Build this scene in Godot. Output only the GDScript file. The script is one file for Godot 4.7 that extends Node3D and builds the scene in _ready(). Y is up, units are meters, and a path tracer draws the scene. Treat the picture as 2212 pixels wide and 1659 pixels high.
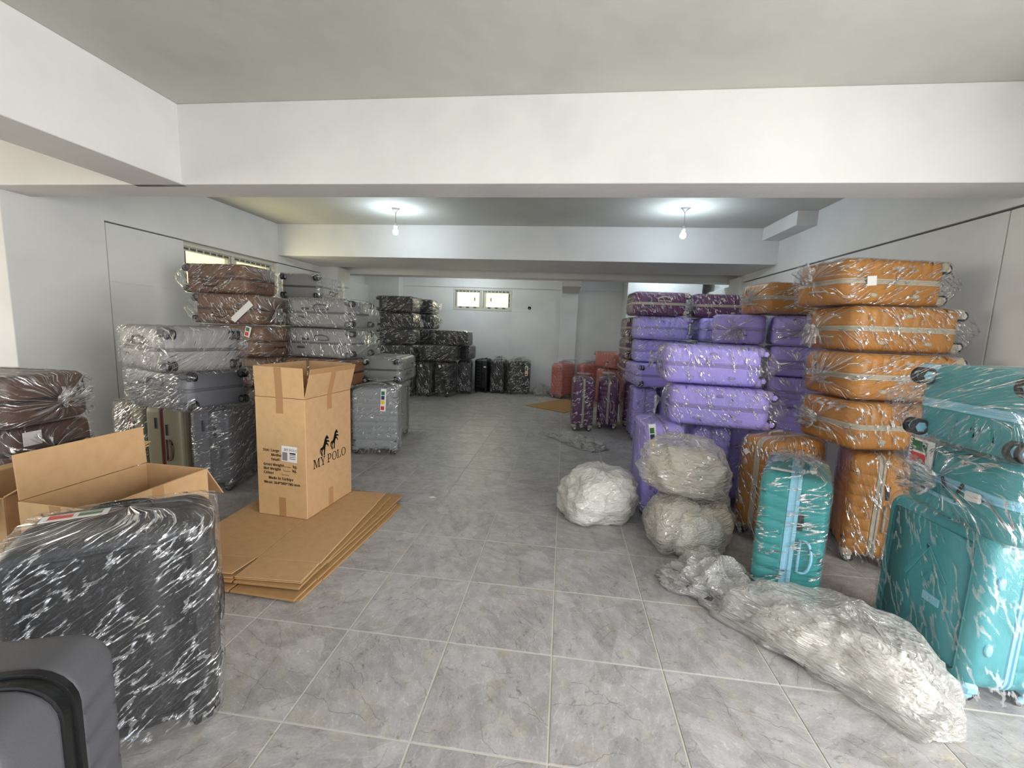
extends Node3D
# A low-ceilinged storage hall: stacks of film-wrapped suitcases, cartons and bags on grey stone-look tiles.

const TILE := 0.45
const LEG := 0.05          # height of a caster under a standing case
var mats := {}
var cache := {}
var fn := FastNoiseLite.new()
var rng := RandomNumberGenerator.new()
var taken := {}

func _ready() -> void:
	rng.seed = 11
	fn.seed = 5
	fn.frequency = 1.0
	fn.noise_type = FastNoiseLite.TYPE_SIMPLEX_SMOOTH
	# --- camera
	var cam = Camera3D.new()
	cam.name = "camera"
	add_child(cam)
	var yaw = deg_to_rad(6.7855)
	var pitch = deg_to_rad(-7.3708)
	var roll = deg_to_rad(2.2154)
	cam.basis = Basis(Vector3.UP, yaw) * Basis(Vector3.RIGHT, pitch) * Basis(Vector3.BACK, roll)
	cam.position = Vector3(0, 1.354, 0)
	cam.fov = rad_to_deg(2.0 * atan(829.5 / 907.5))
	cam.near = 0.05
	cam.far = 60.0
	cam.current = true
	# --- sky and exposure
	var env = Environment.new()
	env.background_mode = Environment.BG_SKY
	var sky = Sky.new()
	var sm = ProceduralSkyMaterial.new()
	sm.sky_top_color = Color(0.62, 0.72, 0.86)
	sm.sky_horizon_color = Color(0.86, 0.87, 0.86)
	sm.ground_bottom_color = Color(0.42, 0.41, 0.39)
	sm.ground_horizon_color = Color(0.6, 0.59, 0.57)
	sky.sky_material = sm
	env.sky = sky
	env.background_energy_multiplier = 3.0
	env.tonemap_mode = Environment.TONE_MAPPER_LINEAR
	env.tonemap_exposure = 0.84
	env.sdfgi_enabled = true
	env.ssao_enabled = true
	env.ssil_enabled = true
	var we = WorldEnvironment.new()
	we.name = "environment"
	we.environment = env
	add_child(we)
	# --- daylight through the open shop front, the window of the left bay and the small high windows
	daylight("shopfront_daylight", Vector3(-1.6, 1.45, 2.35), 0.0, Vector2(7.4, 2.2), Color(1.0, 0.965, 0.92), 2.6)
	daylight("side_door_daylight", Vector3(2.68, 1.25, 0.5), 90.0, Vector2(3.2, 2.1), Color(0.99, 0.98, 0.97), 28.0)
	daylight("bay_window_daylight", Vector3(-7.35, 1.6, -0.6), -90.0, Vector2(3.4, 1.5), Color(1.0, 0.95, 0.86), 13.0)
	daylight("back_window_daylight", Vector3(-1.83, 2.0, -9.12), 180.0, Vector2(1.1, 0.36), Color(1.0, 0.96, 0.78), 1.3)
	daylight("side_window_daylight", Vector3(-4.24, 1.95, -5.18), -90.0, Vector2(1.4, 0.4), Color(1.0, 0.95, 0.76), 1.3)

	make_materials()
	room()
	lamps()
	left_goods()
	right_goods()
	back_goods()
	cartons()
	sacks()

func daylight(called: String, at: Vector3, turn: float, size: Vector2, tint: Color, energy: float) -> void:
	var l = AreaLight3D.new()
	l.name = called
	l.area_size = size
	l.light_color = tint
	l.light_energy = energy
	l.area_normalize_energy = true
	l.area_range = 20.0
	l.area_attenuation = 2.0
	l.shadow_enabled = true
	l.position = at
	l.rotation_degrees.y = turn
	add_child(l)

# ------------------------------------------------------------------ helpers
func numbered(called: String) -> String:
	if not taken.has(called):
		taken[called] = 0
		return called
	taken[called] += 1
	return "%s_%03d" % [called, taken[called]]

func tag(o: Node3D, label: String, category := "", group := "", kind := "") -> void:
	if label: o.set_meta("label", label)
	if category: o.set_meta("category", category)
	if group: o.set_meta("group", group)
	if kind: o.set_meta("kind", kind)

func thing(called: String, label: String, category: String, at := Vector3.ZERO, turn := 0.0, group := "") -> Node3D:
	var o = Node3D.new()
	o.name = numbered(called)
	add_child(o)
	o.position = at
	o.rotation_degrees.y = turn
	tag(o, label, category, group)
	return o

func part(called: String, m: Mesh, mat: Material, parent: Node, xf := Transform3D()) -> MeshInstance3D:
	var o = MeshInstance3D.new()
	o.name = called if parent != self else numbered(called)
	o.mesh = m
	o.material_override = mat
	o.transform = xf
	parent.add_child(o, true)
	return o

func struct(called: String, label: String, category: String, m: Mesh, mat: Material, xf := Transform3D()) -> MeshInstance3D:
	var o = part(called, m, mat, self, xf)
	tag(o, label, category, "", "structure")
	return o

func begin() -> SurfaceTool:
	var st = SurfaceTool.new()
	st.begin(Mesh.PRIMITIVE_TRIANGLES)
	return st

func done(st: SurfaceTool, normals := true) -> ArrayMesh:
	if normals: st.generate_normals()
	return st.commit()

# one triangle whose front looks along out
func tri(st: SurfaceTool, a: Vector3, b: Vector3, c: Vector3, out: Vector3, ua := Vector2.ZERO, ub := Vector2.ZERO, uc := Vector2.ZERO) -> void:
	if (b - a).cross(c - a).dot(out) > 0.0:
		st.set_uv(ua); st.add_vertex(a)
		st.set_uv(uc); st.add_vertex(c)
		st.set_uv(ub); st.add_vertex(b)
	else:
		st.set_uv(ua); st.add_vertex(a)
		st.set_uv(ub); st.add_vertex(b)
		st.set_uv(uc); st.add_vertex(c)

func quad(st: SurfaceTool, a: Vector3, b: Vector3, c: Vector3, d: Vector3, out: Vector3, ua := Vector2.ZERO, ub := Vector2.ZERO, uc := Vector2.ZERO, ud := Vector2.ZERO) -> void:
	tri(st, a, b, c, out, ua, ub, uc)
	tri(st, a, c, d, out, ua, uc, ud)

# a box with chamfered edges added to st, under the transform xf
func add_box(st: SurfaceTool, lo: Vector3, hi: Vector3, ch := 0.0, xf := Transform3D()) -> void:
	var c = (lo + hi) / 2.0
	var h = (hi - lo) / 2.0
	ch = minf(ch, minf(h.x, minf(h.y, h.z)) * 0.9)
	for ax in 3:
		var u = (ax + 1) % 3
		var v = (ax + 2) % 3
		for s in [-1.0, 1.0]:
			var p: Array[Vector3] = []
			for k in [[-1, -1], [1, -1], [1, 1], [-1, 1]]:
				var q = Vector3.ZERO
				q[ax] = s * h[ax]
				q[u] = k[0] * (h[u] - ch)
				q[v] = k[1] * (h[v] - ch)
				p.append(xf * (c + q))
			var out = Vector3.ZERO
			out[ax] = s
			out = xf.basis * out
			var w = Vector2(h[u] * 2, h[v] * 2)
			st.set_smooth_group(-1)
			quad(st, p[0], p[1], p[2], p[3], out, Vector2(0, 0), Vector2(w.x, 0), w, Vector2(0, w.y))
	if ch > 0.0:
		for ax in 3:
			var u = (ax + 1) % 3
			var v = (ax + 2) % 3
			for su in [-1.0, 1.0]:
				for sv in [-1.0, 1.0]:
					var e: Array[Vector3] = []
					for k in [[-1, 0], [1, 0], [1, 1], [-1, 1]]:
						var q = Vector3.ZERO
						q[ax] = k[0] * (h[ax] - ch)
						q[u] = su * (h[u] - (ch if k[1] else 0.0))
						q[v] = sv * (h[v] - (0.0 if k[1] else ch))
						e.append(xf * (c + q))
					var out = Vector3.ZERO
					out[u] = su
					out[v] = sv
					quad(st, e[0], e[1], e[2], e[3], xf.basis * out)
		for sx in [-1.0, 1.0]:
			for sy in [-1.0, 1.0]:
				for sz in [-1.0, 1.0]:
					var s = Vector3(sx, sy, sz)
					tri(st, xf * (c + s * (h - Vector3(0, ch, ch))), xf * (c + s * (h - Vector3(ch, 0, ch))), xf * (c + s * (h - Vector3(ch, ch, 0))), xf.basis * s)

func box(lo: Vector3, hi: Vector3, ch := 0.0) -> ArrayMesh:
	var st = begin()
	add_box(st, lo, hi, ch)
	return done(st)

func cbox(size: Vector3, ch := 0.0) -> ArrayMesh:
	return box(-size / 2, size / 2, ch)

# a tube along a list of points
func add_tube(st: SurfaceTool, pts: Array, r: float, n := 8) -> void:
	var rings = []
	st.set_smooth_group(0)
	var last = Vector3.UP
	for i in pts.size():
		var d: Vector3 = (pts[mini(i + 1, pts.size() - 1)] - pts[maxi(i - 1, 0)]).normalized()
		var a = d.cross(last if absf(d.dot(last)) < 0.95 else Vector3.RIGHT).normalized()
		var b = d.cross(a)
		var ring: Array[Vector3] = []
		for k in n:
			var t = TAU * k / n
			ring.append(pts[i] + (a * cos(t) + b * sin(t)) * r)
		rings.append(ring)
	for i in rings.size() - 1:
		for k in n:
			var k2 = (k + 1) % n
			var mid: Vector3 = (rings[i][k] + rings[i][k2]) / 2 - pts[i]
			quad(st, rings[i][k], rings[i][k2], rings[i + 1][k2], rings[i + 1][k], mid)
	for e in [0, rings.size() - 1]:
		var o: Vector3 = (pts[0] - pts[1]) if e == 0 else (pts[-1] - pts[-2])
		for k in n:
			tri(st, pts[e], rings[e][k], rings[e][(k + 1) % n], o)

# a lathe round the x axis: profile of (x, radius); lobes > 0 makes a scalloped rim
func add_lathe_x(st: SurfaceTool, prof: Array, n := 20, lobes := 0, at := Vector3.ZERO) -> void:
	st.set_smooth_group(0)
	var cx = 0.0
	for p in prof: cx += p.x / prof.size()
	for i in prof.size() - 1:
		for k in n:
			var q: Array[Vector3] = []
			for e in [[0, 0], [0, 1], [1, 1], [1, 0]]:
				var p: Vector2 = prof[i + e[0]]
				var t = TAU * (k + e[1]) / n
				var r = p.y * (1.0 + (0.11 * cos(lobes * t) if lobes else 0.0))
				q.append(at + Vector3(p.x, cos(t) * r, sin(t) * r))
			var mid = (q[0] + q[1] + q[2] + q[3]) / 4 - at
			var d: Vector2 = prof[i + 1] - prof[i]
			var o = Vector3(-d.y, 0, 0) + Vector3(0, mid.y, mid.z).normalized() * d.x
			if o.dot(Vector3(mid.x - cx, mid.y, mid.z)) < 0: o = -o
			quad(st, q[0], q[1], q[2], q[3], o)

func std(color: Color, rough := 0.6, spec := 0.5) -> StandardMaterial3D:
	var m = StandardMaterial3D.new()
	m.albedo_color = color
	m.roughness = rough
	m.metallic_specular = spec
	return m

func noise_tex(size: int, freq: float, type: int, fractal: int, octaves: int, sd: int, warp := 0.0, ramp: Gradient = null, cell := FastNoiseLite.RETURN_DISTANCE) -> NoiseTexture2D:
	var n = FastNoiseLite.new()
	n.seed = sd
	n.noise_type = type
	n.frequency = freq
	n.fractal_type = fractal
	n.fractal_octaves = octaves
	n.cellular_return_type = cell
	if warp > 0.0:
		n.domain_warp_enabled = true
		n.domain_warp_amplitude = warp
		n.domain_warp_frequency = freq * 0.7
	var t = NoiseTexture2D.new()
	t.width = size
	t.height = size
	t.seamless = true
	t.noise = n
	if ramp: t.color_ramp = ramp
	return t

func grad(stops: Array) -> Gradient:
	var g = Gradient.new()
	var o = PackedFloat32Array()
	var c = PackedColorArray()
	for s in stops:
		o.append(s[0])
		c.append(s[1])
	g.offsets = o
	g.colors = c
	return g

func film(alpha: float, tint: Color, rough: float, tex: Texture2D, bump: float, su: float, sv: float, glint := 0.8) -> StandardMaterial3D:
	var m = std(Color(tint, alpha), rough, 0.38)
	m.transparency = BaseMaterial3D.TRANSPARENCY_ALPHA
	m.heightmap_enabled = true
	m.heightmap_texture = tex
	m.heightmap_scale = bump
	m.uv1_scale = Vector3(su, sv, 1)
	m.metallic = glint
	m.metallic_texture = mats.glint
	m.metallic_texture_channel = BaseMaterial3D.TEXTURE_CHANNEL_RED
	return m

func make_materials() -> void:
	# painted plaster with faint scuffs
	var g = grad([[0.0, Color(0.85, 0.855, 0.86)], [0.4, Color(0.885, 0.885, 0.88)], [1.0, Color(0.905, 0.905, 0.9)]])
	var plaster = std(Color(1, 1, 1), 0.85, 0.3)
	plaster.albedo_texture = noise_tex(512, 0.006, FastNoiseLite.TYPE_SIMPLEX_SMOOTH, FastNoiseLite.FRACTAL_FBM, 5, 3, 20.0, g)
	plaster.uv1_triplanar = true
	plaster.uv1_world_triplanar = true
	plaster.uv1_scale = Vector3.ONE * 0.35
	plaster.heightmap_enabled = true
	plaster.heightmap_texture = noise_tex(512, 0.02, FastNoiseLite.TYPE_SIMPLEX_SMOOTH, FastNoiseLite.FRACTAL_FBM, 4, 8)
	plaster.heightmap_scale = 0.35
	mats.plaster = plaster
	var ceil_m: StandardMaterial3D = plaster.duplicate()
	ceil_m.albedo_color = Color(0.88, 0.88, 0.85)
	mats.ceiling = ceil_m
	mats.grout = std(Color(0.80, 0.78, 0.74), 0.9, 0.2)
	# crinkled film
	var crease = noise_tex(512, 0.012, FastNoiseLite.TYPE_CELLULAR, FastNoiseLite.FRACTAL_RIDGED, 3, 21, 34.0)
	var streak = noise_tex(512, 0.011, FastNoiseLite.TYPE_SIMPLEX, FastNoiseLite.FRACTAL_RIDGED, 3, 33, 26.0)
	mats.glint = glint_tex()
	mats.film = film(0.035, Color(0.92, 0.92, 0.92), 0.11, streak, 1.6, 0.8, 3.0, 0.95)
	mats.film_b = film(0.035, Color(0.92, 0.92, 0.92), 0.11, streak, 1.6, 3.0, 0.8, 0.95)
	mats.film_calm = film(0.03, Color(0.92, 0.92, 0.92), 0.1, streak, 0.5, 2.0, 0.7, 0.5)
	mats.film_neck = film(0.2, Color(0.9, 0.9, 0.89), 0.13, crease, 1.8, 3.0, 3.0, 1.0)
	mats.film_loose = film(0.5, Color(0.93, 0.92, 0.9), 0.2, streak, 1.6, 1.6, 2.2, 0.6)
	mats.film_cloud = film(0.66, Color(0.94, 0.93, 0.9), 0.24, streak, 1.0, 1.2, 1.6, 0.3)
	mats.film_haze = film(0.3, Color(0.92, 0.91, 0.88), 0.15, streak, 1.4, 1.0, 1.8, 0.8)
	var wad = std(Color(0.95, 0.91, 0.85), 0.3, 0.5)
	wad.albedo_texture = noise_tex(512, 0.014, FastNoiseLite.TYPE_SIMPLEX, FastNoiseLite.FRACTAL_RIDGED, 4, 40, 40.0, grad([[0.0, Color(0.88, 0.86, 0.83)], [0.6, Color(0.95, 0.94, 0.92)], [1.0, Color(1, 1, 1)]]))
	wad.uv1_scale = Vector3(1.4, 4.0, 1)
	wad.heightmap_enabled = true
	wad.heightmap_texture = streak
	wad.heightmap_scale = 0.9
	mats.wad = wad
	var wad2: StandardMaterial3D = wad.duplicate()
	wad2.albedo_color = Color(1.0, 0.99, 0.96)
	mats.wad_pale = wad2
	# cardboard
	var cg = grad([[0.0, Color(0.95, 0.94, 0.92)], [0.5, Color(0.98, 0.975, 0.97)], [1.0, Color(1, 1, 1)]])
	var ct = noise_tex(512, 0.02, FastNoiseLite.TYPE_SIMPLEX_SMOOTH, FastNoiseLite.FRACTAL_FBM, 5, 51, 0.0, cg)
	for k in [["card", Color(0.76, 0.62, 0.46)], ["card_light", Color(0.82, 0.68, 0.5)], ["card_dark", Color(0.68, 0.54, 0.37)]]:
		var m = std(k[1], 0.8, 0.3)
		m.albedo_texture = ct
		m.uv1_triplanar = true
		m.uv1_scale = Vector3.ONE * 1.5
		mats[k[0]] = m
	mats.tape = std(Color(0.69, 0.53, 0.36), 0.26, 0.5)
	mats.ink = std(Color(0.045, 0.04, 0.04), 0.7, 0.3)
	mats.white = std(Color(0.88, 0.88, 0.87), 0.5)
	mats.paper = std(Color(0.9, 0.9, 0.89), 0.6)
	mats.red = std(Color(0.80, 0.17, 0.16), 0.5)
	mats.green = std(Color(0.2, 0.42, 0.24), 0.5)
	mats.navy = std(Color(0.15, 0.18, 0.36), 0.5)
	mats.yellow = std(Color(0.9, 0.78, 0.12), 0.5)
	mats.tyre = std(Color(0.03, 0.03, 0.033), 0.6)
	mats.lock = std(Color(0.1, 0.1, 0.11), 0.4)
	mats.cable = std(Color(0.8, 0.8, 0.79), 0.5)
	# case shells: fine grain on coloured plastic
	var grain = noise_tex(256, 0.09, FastNoiseLite.TYPE_SIMPLEX, FastNoiseLite.FRACTAL_FBM, 2, 61)
	var paints = {
		"orange": Color(0.72, 0.475, 0.11), "lilac": Color(0.69, 0.635, 0.96), "teal": Color(0.25, 0.58, 0.6), "aqua": Color(0.10, 0.57, 0.57), "plum": Color(0.36, 0.09, 0.33),
		"pink": Color(0.80, 0.42, 0.38), "brown": Color(0.46, 0.32, 0.22), "grey": Color(0.53, 0.53, 0.53), "silver": Color(0.55, 0.56, 0.57), "slate": Color(0.37, 0.38, 0.40), "olive": Color(0.46, 0.44, 0.36),
		"black": Color(0.035, 0.037, 0.045), "ink_grey": Color(0.055, 0.056, 0.065), "dusk": Color(0.3, 0.3, 0.315), "beige": Color(0.74, 0.71, 0.62), "ice": Color(0.55, 0.78, 0.86), "mauve": Color(0.60, 0.54, 0.78),
		"umber": Color(0.24, 0.13, 0.09), "cocoa": Color(0.34, 0.25, 0.2), "steel": Color(0.33, 0.34, 0.35), "coal": Color(0.02, 0.02, 0.022), "rust": Color(0.3, 0.12, 0.08), "sand": Color(0.72, 0.68, 0.6),
	}
	for k in paints:
		var col: Color = paints[k]
		var m = std(col, 0.42, 0.5)
		m.heightmap_enabled = true
		m.heightmap_texture = grain
		m.heightmap_scale = 0.03
		m.uv1_triplanar = true
		m.uv1_scale = Vector3.ONE * 6.0
		mats["s_" + k] = m
	var lit = std(Color(1, 0.97, 0.85), 0.5)
	lit.emission_enabled = true
	lit.emission = Color(1.0, 0.96, 0.76)
	lit.emission_energy_multiplier = 1.15
	mats.pane = lit
	var bulb = std(Color(1, 1, 1), 0.3)
	bulb.emission_enabled = true
	bulb.emission = Color(0.93, 0.98, 1.0)
	bulb.emission_energy_multiplier = 6.0
	mats.bulb = bulb
	mats.upvc = std(Color(0.82, 0.81, 0.76), 0.4)
	tile_materials()

# where film shines: short bright creases gathered in patches
func glint_tex() -> ImageTexture:
	var a = FastNoiseLite.new()
	a.seed = 77
	a.noise_type = FastNoiseLite.TYPE_SIMPLEX
	a.fractal_type = FastNoiseLite.FRACTAL_RIDGED
	a.fractal_octaves = 2
	a.frequency = 0.016
	a.domain_warp_enabled = true
	a.domain_warp_amplitude = 30.0
	a.domain_warp_frequency = 0.012
	var b = FastNoiseLite.new()
	b.seed = 9
	b.noise_type = FastNoiseLite.TYPE_SIMPLEX_SMOOTH
	b.fractal_type = FastNoiseLite.FRACTAL_FBM
	b.fractal_octaves = 3
	b.frequency = 0.009
	var ia = a.get_seamless_image(512, 512, false, false, 0.15)
	var ib = b.get_seamless_image(512, 512, false, false, 0.15)
	var da = ia.get_data()
	var db = ib.get_data()
	var bytes = PackedByteArray()
	bytes.resize(512 * 512)
	for i in 512 * 512:
		var patch = clampf((db[i] - 112.0) / 36.0, 0.0, 1.0)
		var line = clampf((da[i] - 182.0 + 26.0 * patch) / 30.0, 0.0, 1.0)
		bytes[i] = int(255.0 * line * (0.05 + 0.95 * patch))
	return ImageTexture.create_from_image(Image.create_from_data(512, 512, false, Image.FORMAT_L8, bytes))

# four stone-look tile prints
func tile_materials() -> void:
	var n1 = FastNoiseLite.new()
	n1.noise_type = FastNoiseLite.TYPE_SIMPLEX_SMOOTH
	n1.fractal_type = FastNoiseLite.FRACTAL_FBM
	n1.fractal_octaves = 5
	n1.frequency = 0.012
	var n2 = FastNoiseLite.new()
	n2.noise_type = FastNoiseLite.TYPE_CELLULAR
	n2.cellular_return_type = FastNoiseLite.RETURN_CELL_VALUE
	n2.frequency = 0.0062
	n2.domain_warp_enabled = true
	n2.domain_warp_amplitude = 26.0
	n2.domain_warp_frequency = 0.018
	var n3 = FastNoiseLite.new()
	n3.noise_type = FastNoiseLite.TYPE_CELLULAR
	n3.cellular_return_type = FastNoiseLite.RETURN_DISTANCE2_SUB
	n3.frequency = 0.0085
	n3.domain_warp_enabled = true
	n3.domain_warp_amplitude = 30.0
	n3.domain_warp_frequency = 0.03
	var n4 = FastNoiseLite.new()
	n4.noise_type = FastNoiseLite.TYPE_SIMPLEX
	n4.fractal_type = FastNoiseLite.FRACTAL_RIDGED
	n4.fractal_octaves = 3
	n4.frequency = 0.016
	n4.domain_warp_enabled = true
	n4.domain_warp_amplitude = 18.0
	var S = 400
	for v in 5:
		var bytes = PackedByteArray()
		bytes.resize(S * S * 3)
		var off = v * 911.0
		var ang = 0.5 + v * 0.7
		var ca = cos(ang)
		var sa = sin(ang)
		var i = 0
		for y in S:
			for x in S:
				var px = x * ca - y * sa + off
				var py = (x * sa + y * ca) * 1.0 - off
				var cell = n2.get_noise_2d(px, py * 1.5)
				var soft = n1.get_noise_2d(px * 0.8, py * 1.3)
				var crack: float = n3.get_noise_2d(px * 0.9, py * 1.6) + 1.0
				var fine: float = n4.get_noise_2d(px * 0.55, py * 1.5)
				var zone = clampf(0.35 + 1.8 * n1.get_noise_2d(px * 0.45 + 70.0, py * 0.45), 0.0, 1.0)
				var dark = clampf(1.0 - crack * 9.0, 0.0, 1.0) * zone
				var light = clampf((fine - 0.5) * 2.6, 0.0, 1.0) * (1.0 - zone * 0.6)
				var hair = clampf(1.0 - absf(n1.get_noise_2d(px * 1.1 + 300.0, py * 2.3)) * 26.0, 0.0, 1.0)
				var rust = clampf(n1.get_noise_2d(px * 0.6 - 400.0, py * 0.6) * 2.2 - 0.35, 0.0, 1.0)
				var l = 0.635 + 0.07 * cell + 0.06 * soft + 0.1 * light - 0.24 * dark - 0.1 * hair * (0.3 + 0.7 * zone) + 0.03 * n1.get_noise_2d(px * 7.0, py * 7.0)
				bytes[i] = int(clampf((l + 0.004 + 0.012 * rust) * 255.0, 0, 255))
				bytes[i + 1] = int(clampf((l - 0.006) * 255.0, 0, 255))
				bytes[i + 2] = int(clampf((l - 0.012 - 0.035 * rust - 0.02 * dark) * 255.0, 0, 255))
				i += 3
		# a few long cracks with side branches
		for c in 7:
			var p = Vector2(rng.randf() * S, rng.randf() * S)
			var dir = rng.randf_range(-0.5, 0.5) + (PI / 4 if v % 2 else -PI / 4) + (PI / 2 if c % 3 == 2 else 0.0)
			var keep = dir
			for step in rng.randi_range(90, 320):
				dir = lerpf(dir, keep, 0.15) + rng.randf_range(-0.4, 0.4)
				p += Vector2(cos(dir), sin(dir)) * 1.3
				if p.x < 1 or p.y < 1 or p.x >= S - 2 or p.y >= S - 2: break
				for e in [[0, 0, 0.24], [1, 0, 0.13], [0, 1, 0.13], [-1, 0, 0.06], [0, -1, 0.06]]:
					var at = (int(p.y) + e[1]) * S + int(p.x) + e[0]
					var k = 1.0 - e[2] * (0.35 + 0.65 * absf(sin(step * 0.05 + c)))
					for ch in 3: bytes[at * 3 + ch] = int(bytes[at * 3 + ch] * (k - 0.01 * ch))
		var m = std(Color(1, 1, 1), 0.42, 0.45)
		m.albedo_texture = ImageTexture.create_from_image(Image.create_from_data(S, S, false, Image.FORMAT_RGB8, bytes))
		mats["tile%d" % v] = m

# ------------------------------------------------------------------ room
func wallbox(called: String, label: String, category: String, x0: float, x1: float, y0: float, y1: float, z0: float, z1: float, mat = null, ch := 0.004) -> MeshInstance3D:
	var lo = Vector3(minf(x0, x1), minf(y0, y1), minf(z0, z1))
	var hi = Vector3(maxf(x0, x1), maxf(y0, y1), maxf(z0, z1))
	return struct(called, label, category, box(lo, hi, ch), mat if mat else mats.plaster)

func room() -> void:
	var H = 2.78
	# floor: slab with grout, tiles laid on it piece by piece
	var fl = struct("floor", "grey stone-look tiled floor with pale grout lines", "floor", box(Vector3(-7.9, -0.2, -9.6), Vector3(3.2, -0.0025, 2.9)), mats.grout)
	var st = begin()
	var tile_mesh: Array[ArrayMesh] = []
	for r in 4:
		var t = begin()
		var h = (TILE - 0.0065) / 2
		add_box(t, Vector3(-h, -0.012, -h), Vector3(h, 0, h), 0.0012)
		var am = tile_uv(h, r)
		tile_mesh.append(am)
	var spots = []
	for i in range(-18, 8):
		for j in range(-9, 18):
			var p = Vector3(0.0205 + (i + 0.5) * TILE, 0, -1.622 - (j + 0.5) * TILE)
			if p.x > 3.0 or p.x < -7.8 or p.z < -9.4 or p.z > 2.8: continue
			spots.append(p)
	spots.sort_custom(func(a, b): return rank(a) < rank(b))
	var late = begin()
	for k in spots.size():
		var p: Vector3 = spots[k]
		var v = posmod(int(p.x * 37.0) * 7 + int(p.z * 53.0) * 3 + k * 5, 5)
		var r = posmod(int(p.x * 91.0) + int(p.z * 17.0) + k, 4)
		if k < 296:
			part("floor_tile", tile_mesh[r], mats["tile%d" % v], fl, Transform3D(Basis(), p))
		else:
			late.append_from(tile_mesh[r], 0, Transform3D(Basis(), p))
	var rest = part("floor_tile_remainder", late.commit(), mats.tile1, fl)
	rest.set_meta("kind", "stuff")
	# ceiling and walls
	wallbox("ceiling", "flat pale grey plaster ceiling", "ceiling", -7.9, 3.2, H, H + 0.2, -9.6, 2.9, mats.ceiling)
	var rw = struct("wall_right", "long white plaster wall behind the orange stack", "wall", null, mats.plaster)
	var q = begin()
	for b in [[-0.1, H, -9.5, -1.15, 2.8], [2.35, H, -1.15, 2.15, 2.72], [-0.1, H, 2.15, 2.7, 2.72], [-0.1, 2.205, -9.5, -3.078, 2.7], [-0.1, 2.205, -3.07, -1.15, 2.7]]:
		add_box(q, Vector3(b[4], b[0], b[2]), Vector3(3.2, b[1], b[3]), 0.003)
	rw.mesh = done(q)
	wallbox("trim_1", "plaster beam running along the top of the right wall", "beam", 2.695, 2.9, 2.22, H, -7.1, 2.7)
	wallbox("trim_2", "plaster pier in the right wall in front of the orange stack", "pier", 2.695, 2.9, 0, 2.204, -3.06, -2.3)
	wallbox("trim_3", "small plaster step hanging under the ceiling at the right wall", "beam", 2.48, 2.7, 2.62, H, -6.0, -5.18)
	wallbox("trim_4", "plaster pier on the right wall at the far beam", "pier", 2.66, 2.76, 0, 2.3, -7.5, -7.02)
	# left side: pier, recessed panel with a high window, bay beyond
	var lw = struct("wall_left", "white plaster wall behind the brown stack, with a high window", "wall", null, mats.plaster)
	var w = begin()
	for b in [[-0.1, 1.66, -9.5, -3.583, -4.308], [1.66, 2.203, -4.4, -3.583, -4.308], [1.66, 2.203, -9.5, -5.96, -4.308], [-0.1, 1.66, -9.5, -3.5, -4.4], [2.2, H, -9.5, -3.5, -4.4], [1.66, 2.2, -4.4, -3.5, -4.4], [1.66, 2.2, -9.5, -5.96, -4.4]]:
		add_box(w, Vector3(-4.62, b[0], b[2]), Vector3(b[4], b[1], b[3]), 0.003)
	lw.mesh = done(w)
	wallbox("trim_5", "plaster beam running along the top of the left wall above the window", "beam", -4.5, -4.31, 2.217, H, -7.6, -3.57)
	wallbox("trim_6", "plaster pier at the left behind the wrapped brown cases", "pier", -4.62, -4.3, 0, H, -3.57, -2.83)
	wallbox("wall_bay", "plaster wall closing the left bay behind the pier", "wall", -7.9, -4.6, 0, H, -3.1, -2.84)
	var bw = struct("wall_bay_side", "outer wall of the left bay with a wide window opening", "wall", null, mats.plaster)
	w = begin()
	for b in [[-0.1, 0.8, -3.0, 2.7], [2.4, H, -3.0, 2.7], [0.8, 2.4, -3.0, -2.4], [0.8, 2.4, 1.2, 2.7]]:
		add_box(w, Vector3(-7.9, b[0], b[2]), Vector3(-7.6, b[1], b[3]), 0.003)
	bw.mesh = done(w)
	var fw = struct("wall_front", "wall behind the viewer with the open shop front", "wall", null, mats.plaster)
	w = begin()
	for b in [[-7.9, -5.5, -0.1, H], [2.3, 3.2, -0.1, H], [-5.5, 2.3, 2.6, H]]:
		add_box(w, Vector3(b[0], b[2], 2.5), Vector3(b[1], b[3], 2.8), 0.003)
	fw.mesh = done(w)
	var back = struct("wall_back", "far plaster wall with a small high window", "wall", null, mats.plaster)
	w = begin()
	for b in [[-4.6, 3.2, -0.1, 1.74], [-4.6, 3.2, 2.215, H], [-4.6, -2.48, 1.74, 2.215], [-1.17, 3.2, 1.74, 2.215]]:
		add_box(w, Vector3(b[0], b[2], -9.55), Vector3(b[1], b[3], -9.22), 0.003)
	back.mesh = done(w)
	wallbox("trim_7", "plaster beam along the top of the far wall above the window", "beam", -3.7, 1.2, 2.235, H, -9.3, -9.19)
	wallbox("trim_8", "plaster column on the far wall right of the window", "column", -0.11, 0.25, 0, 2.3, -9.3, -9.16)
	wallbox("trim_9", "plaster pier in the far left corner behind the black stack", "pier", -4.4, -3.62, 0, H, -9.3, -8.95)
	# the cross beams
	wallbox("trim_10", "deep white cross beam nearest the viewer, spanning the whole hall", "beam", -7.7, 2.8, 2.262, H, -3.03, -2.75)
	wallbox("trim_11", "long beam running away overhead at the left of the hall", "beam", -3.07, -2.68, 2.262, H, -2.8, 2.6)
	wallbox("trim_12", "broad second cross beam behind the two hanging bulbs", "beam", -4.4, 2.8, 2.322, H, -7.1, -6.0)
	wallbox("trim_13", "narrow third cross beam farthest from the viewer", "beam", -4.4, 2.8, 2.265, H, -7.85, -7.55)
	wallbox("trim_14", "white plaster block stepping out of the left wall under the second beam", "beam", -4.4, -4.0, 2.0, 2.33, -7.55, -7.12)
	wallbox("trim_15", "short beam running to the column on the far wall", "beam", -0.09, 0.26, 2.165, H, -9.25, -7.8)
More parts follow.
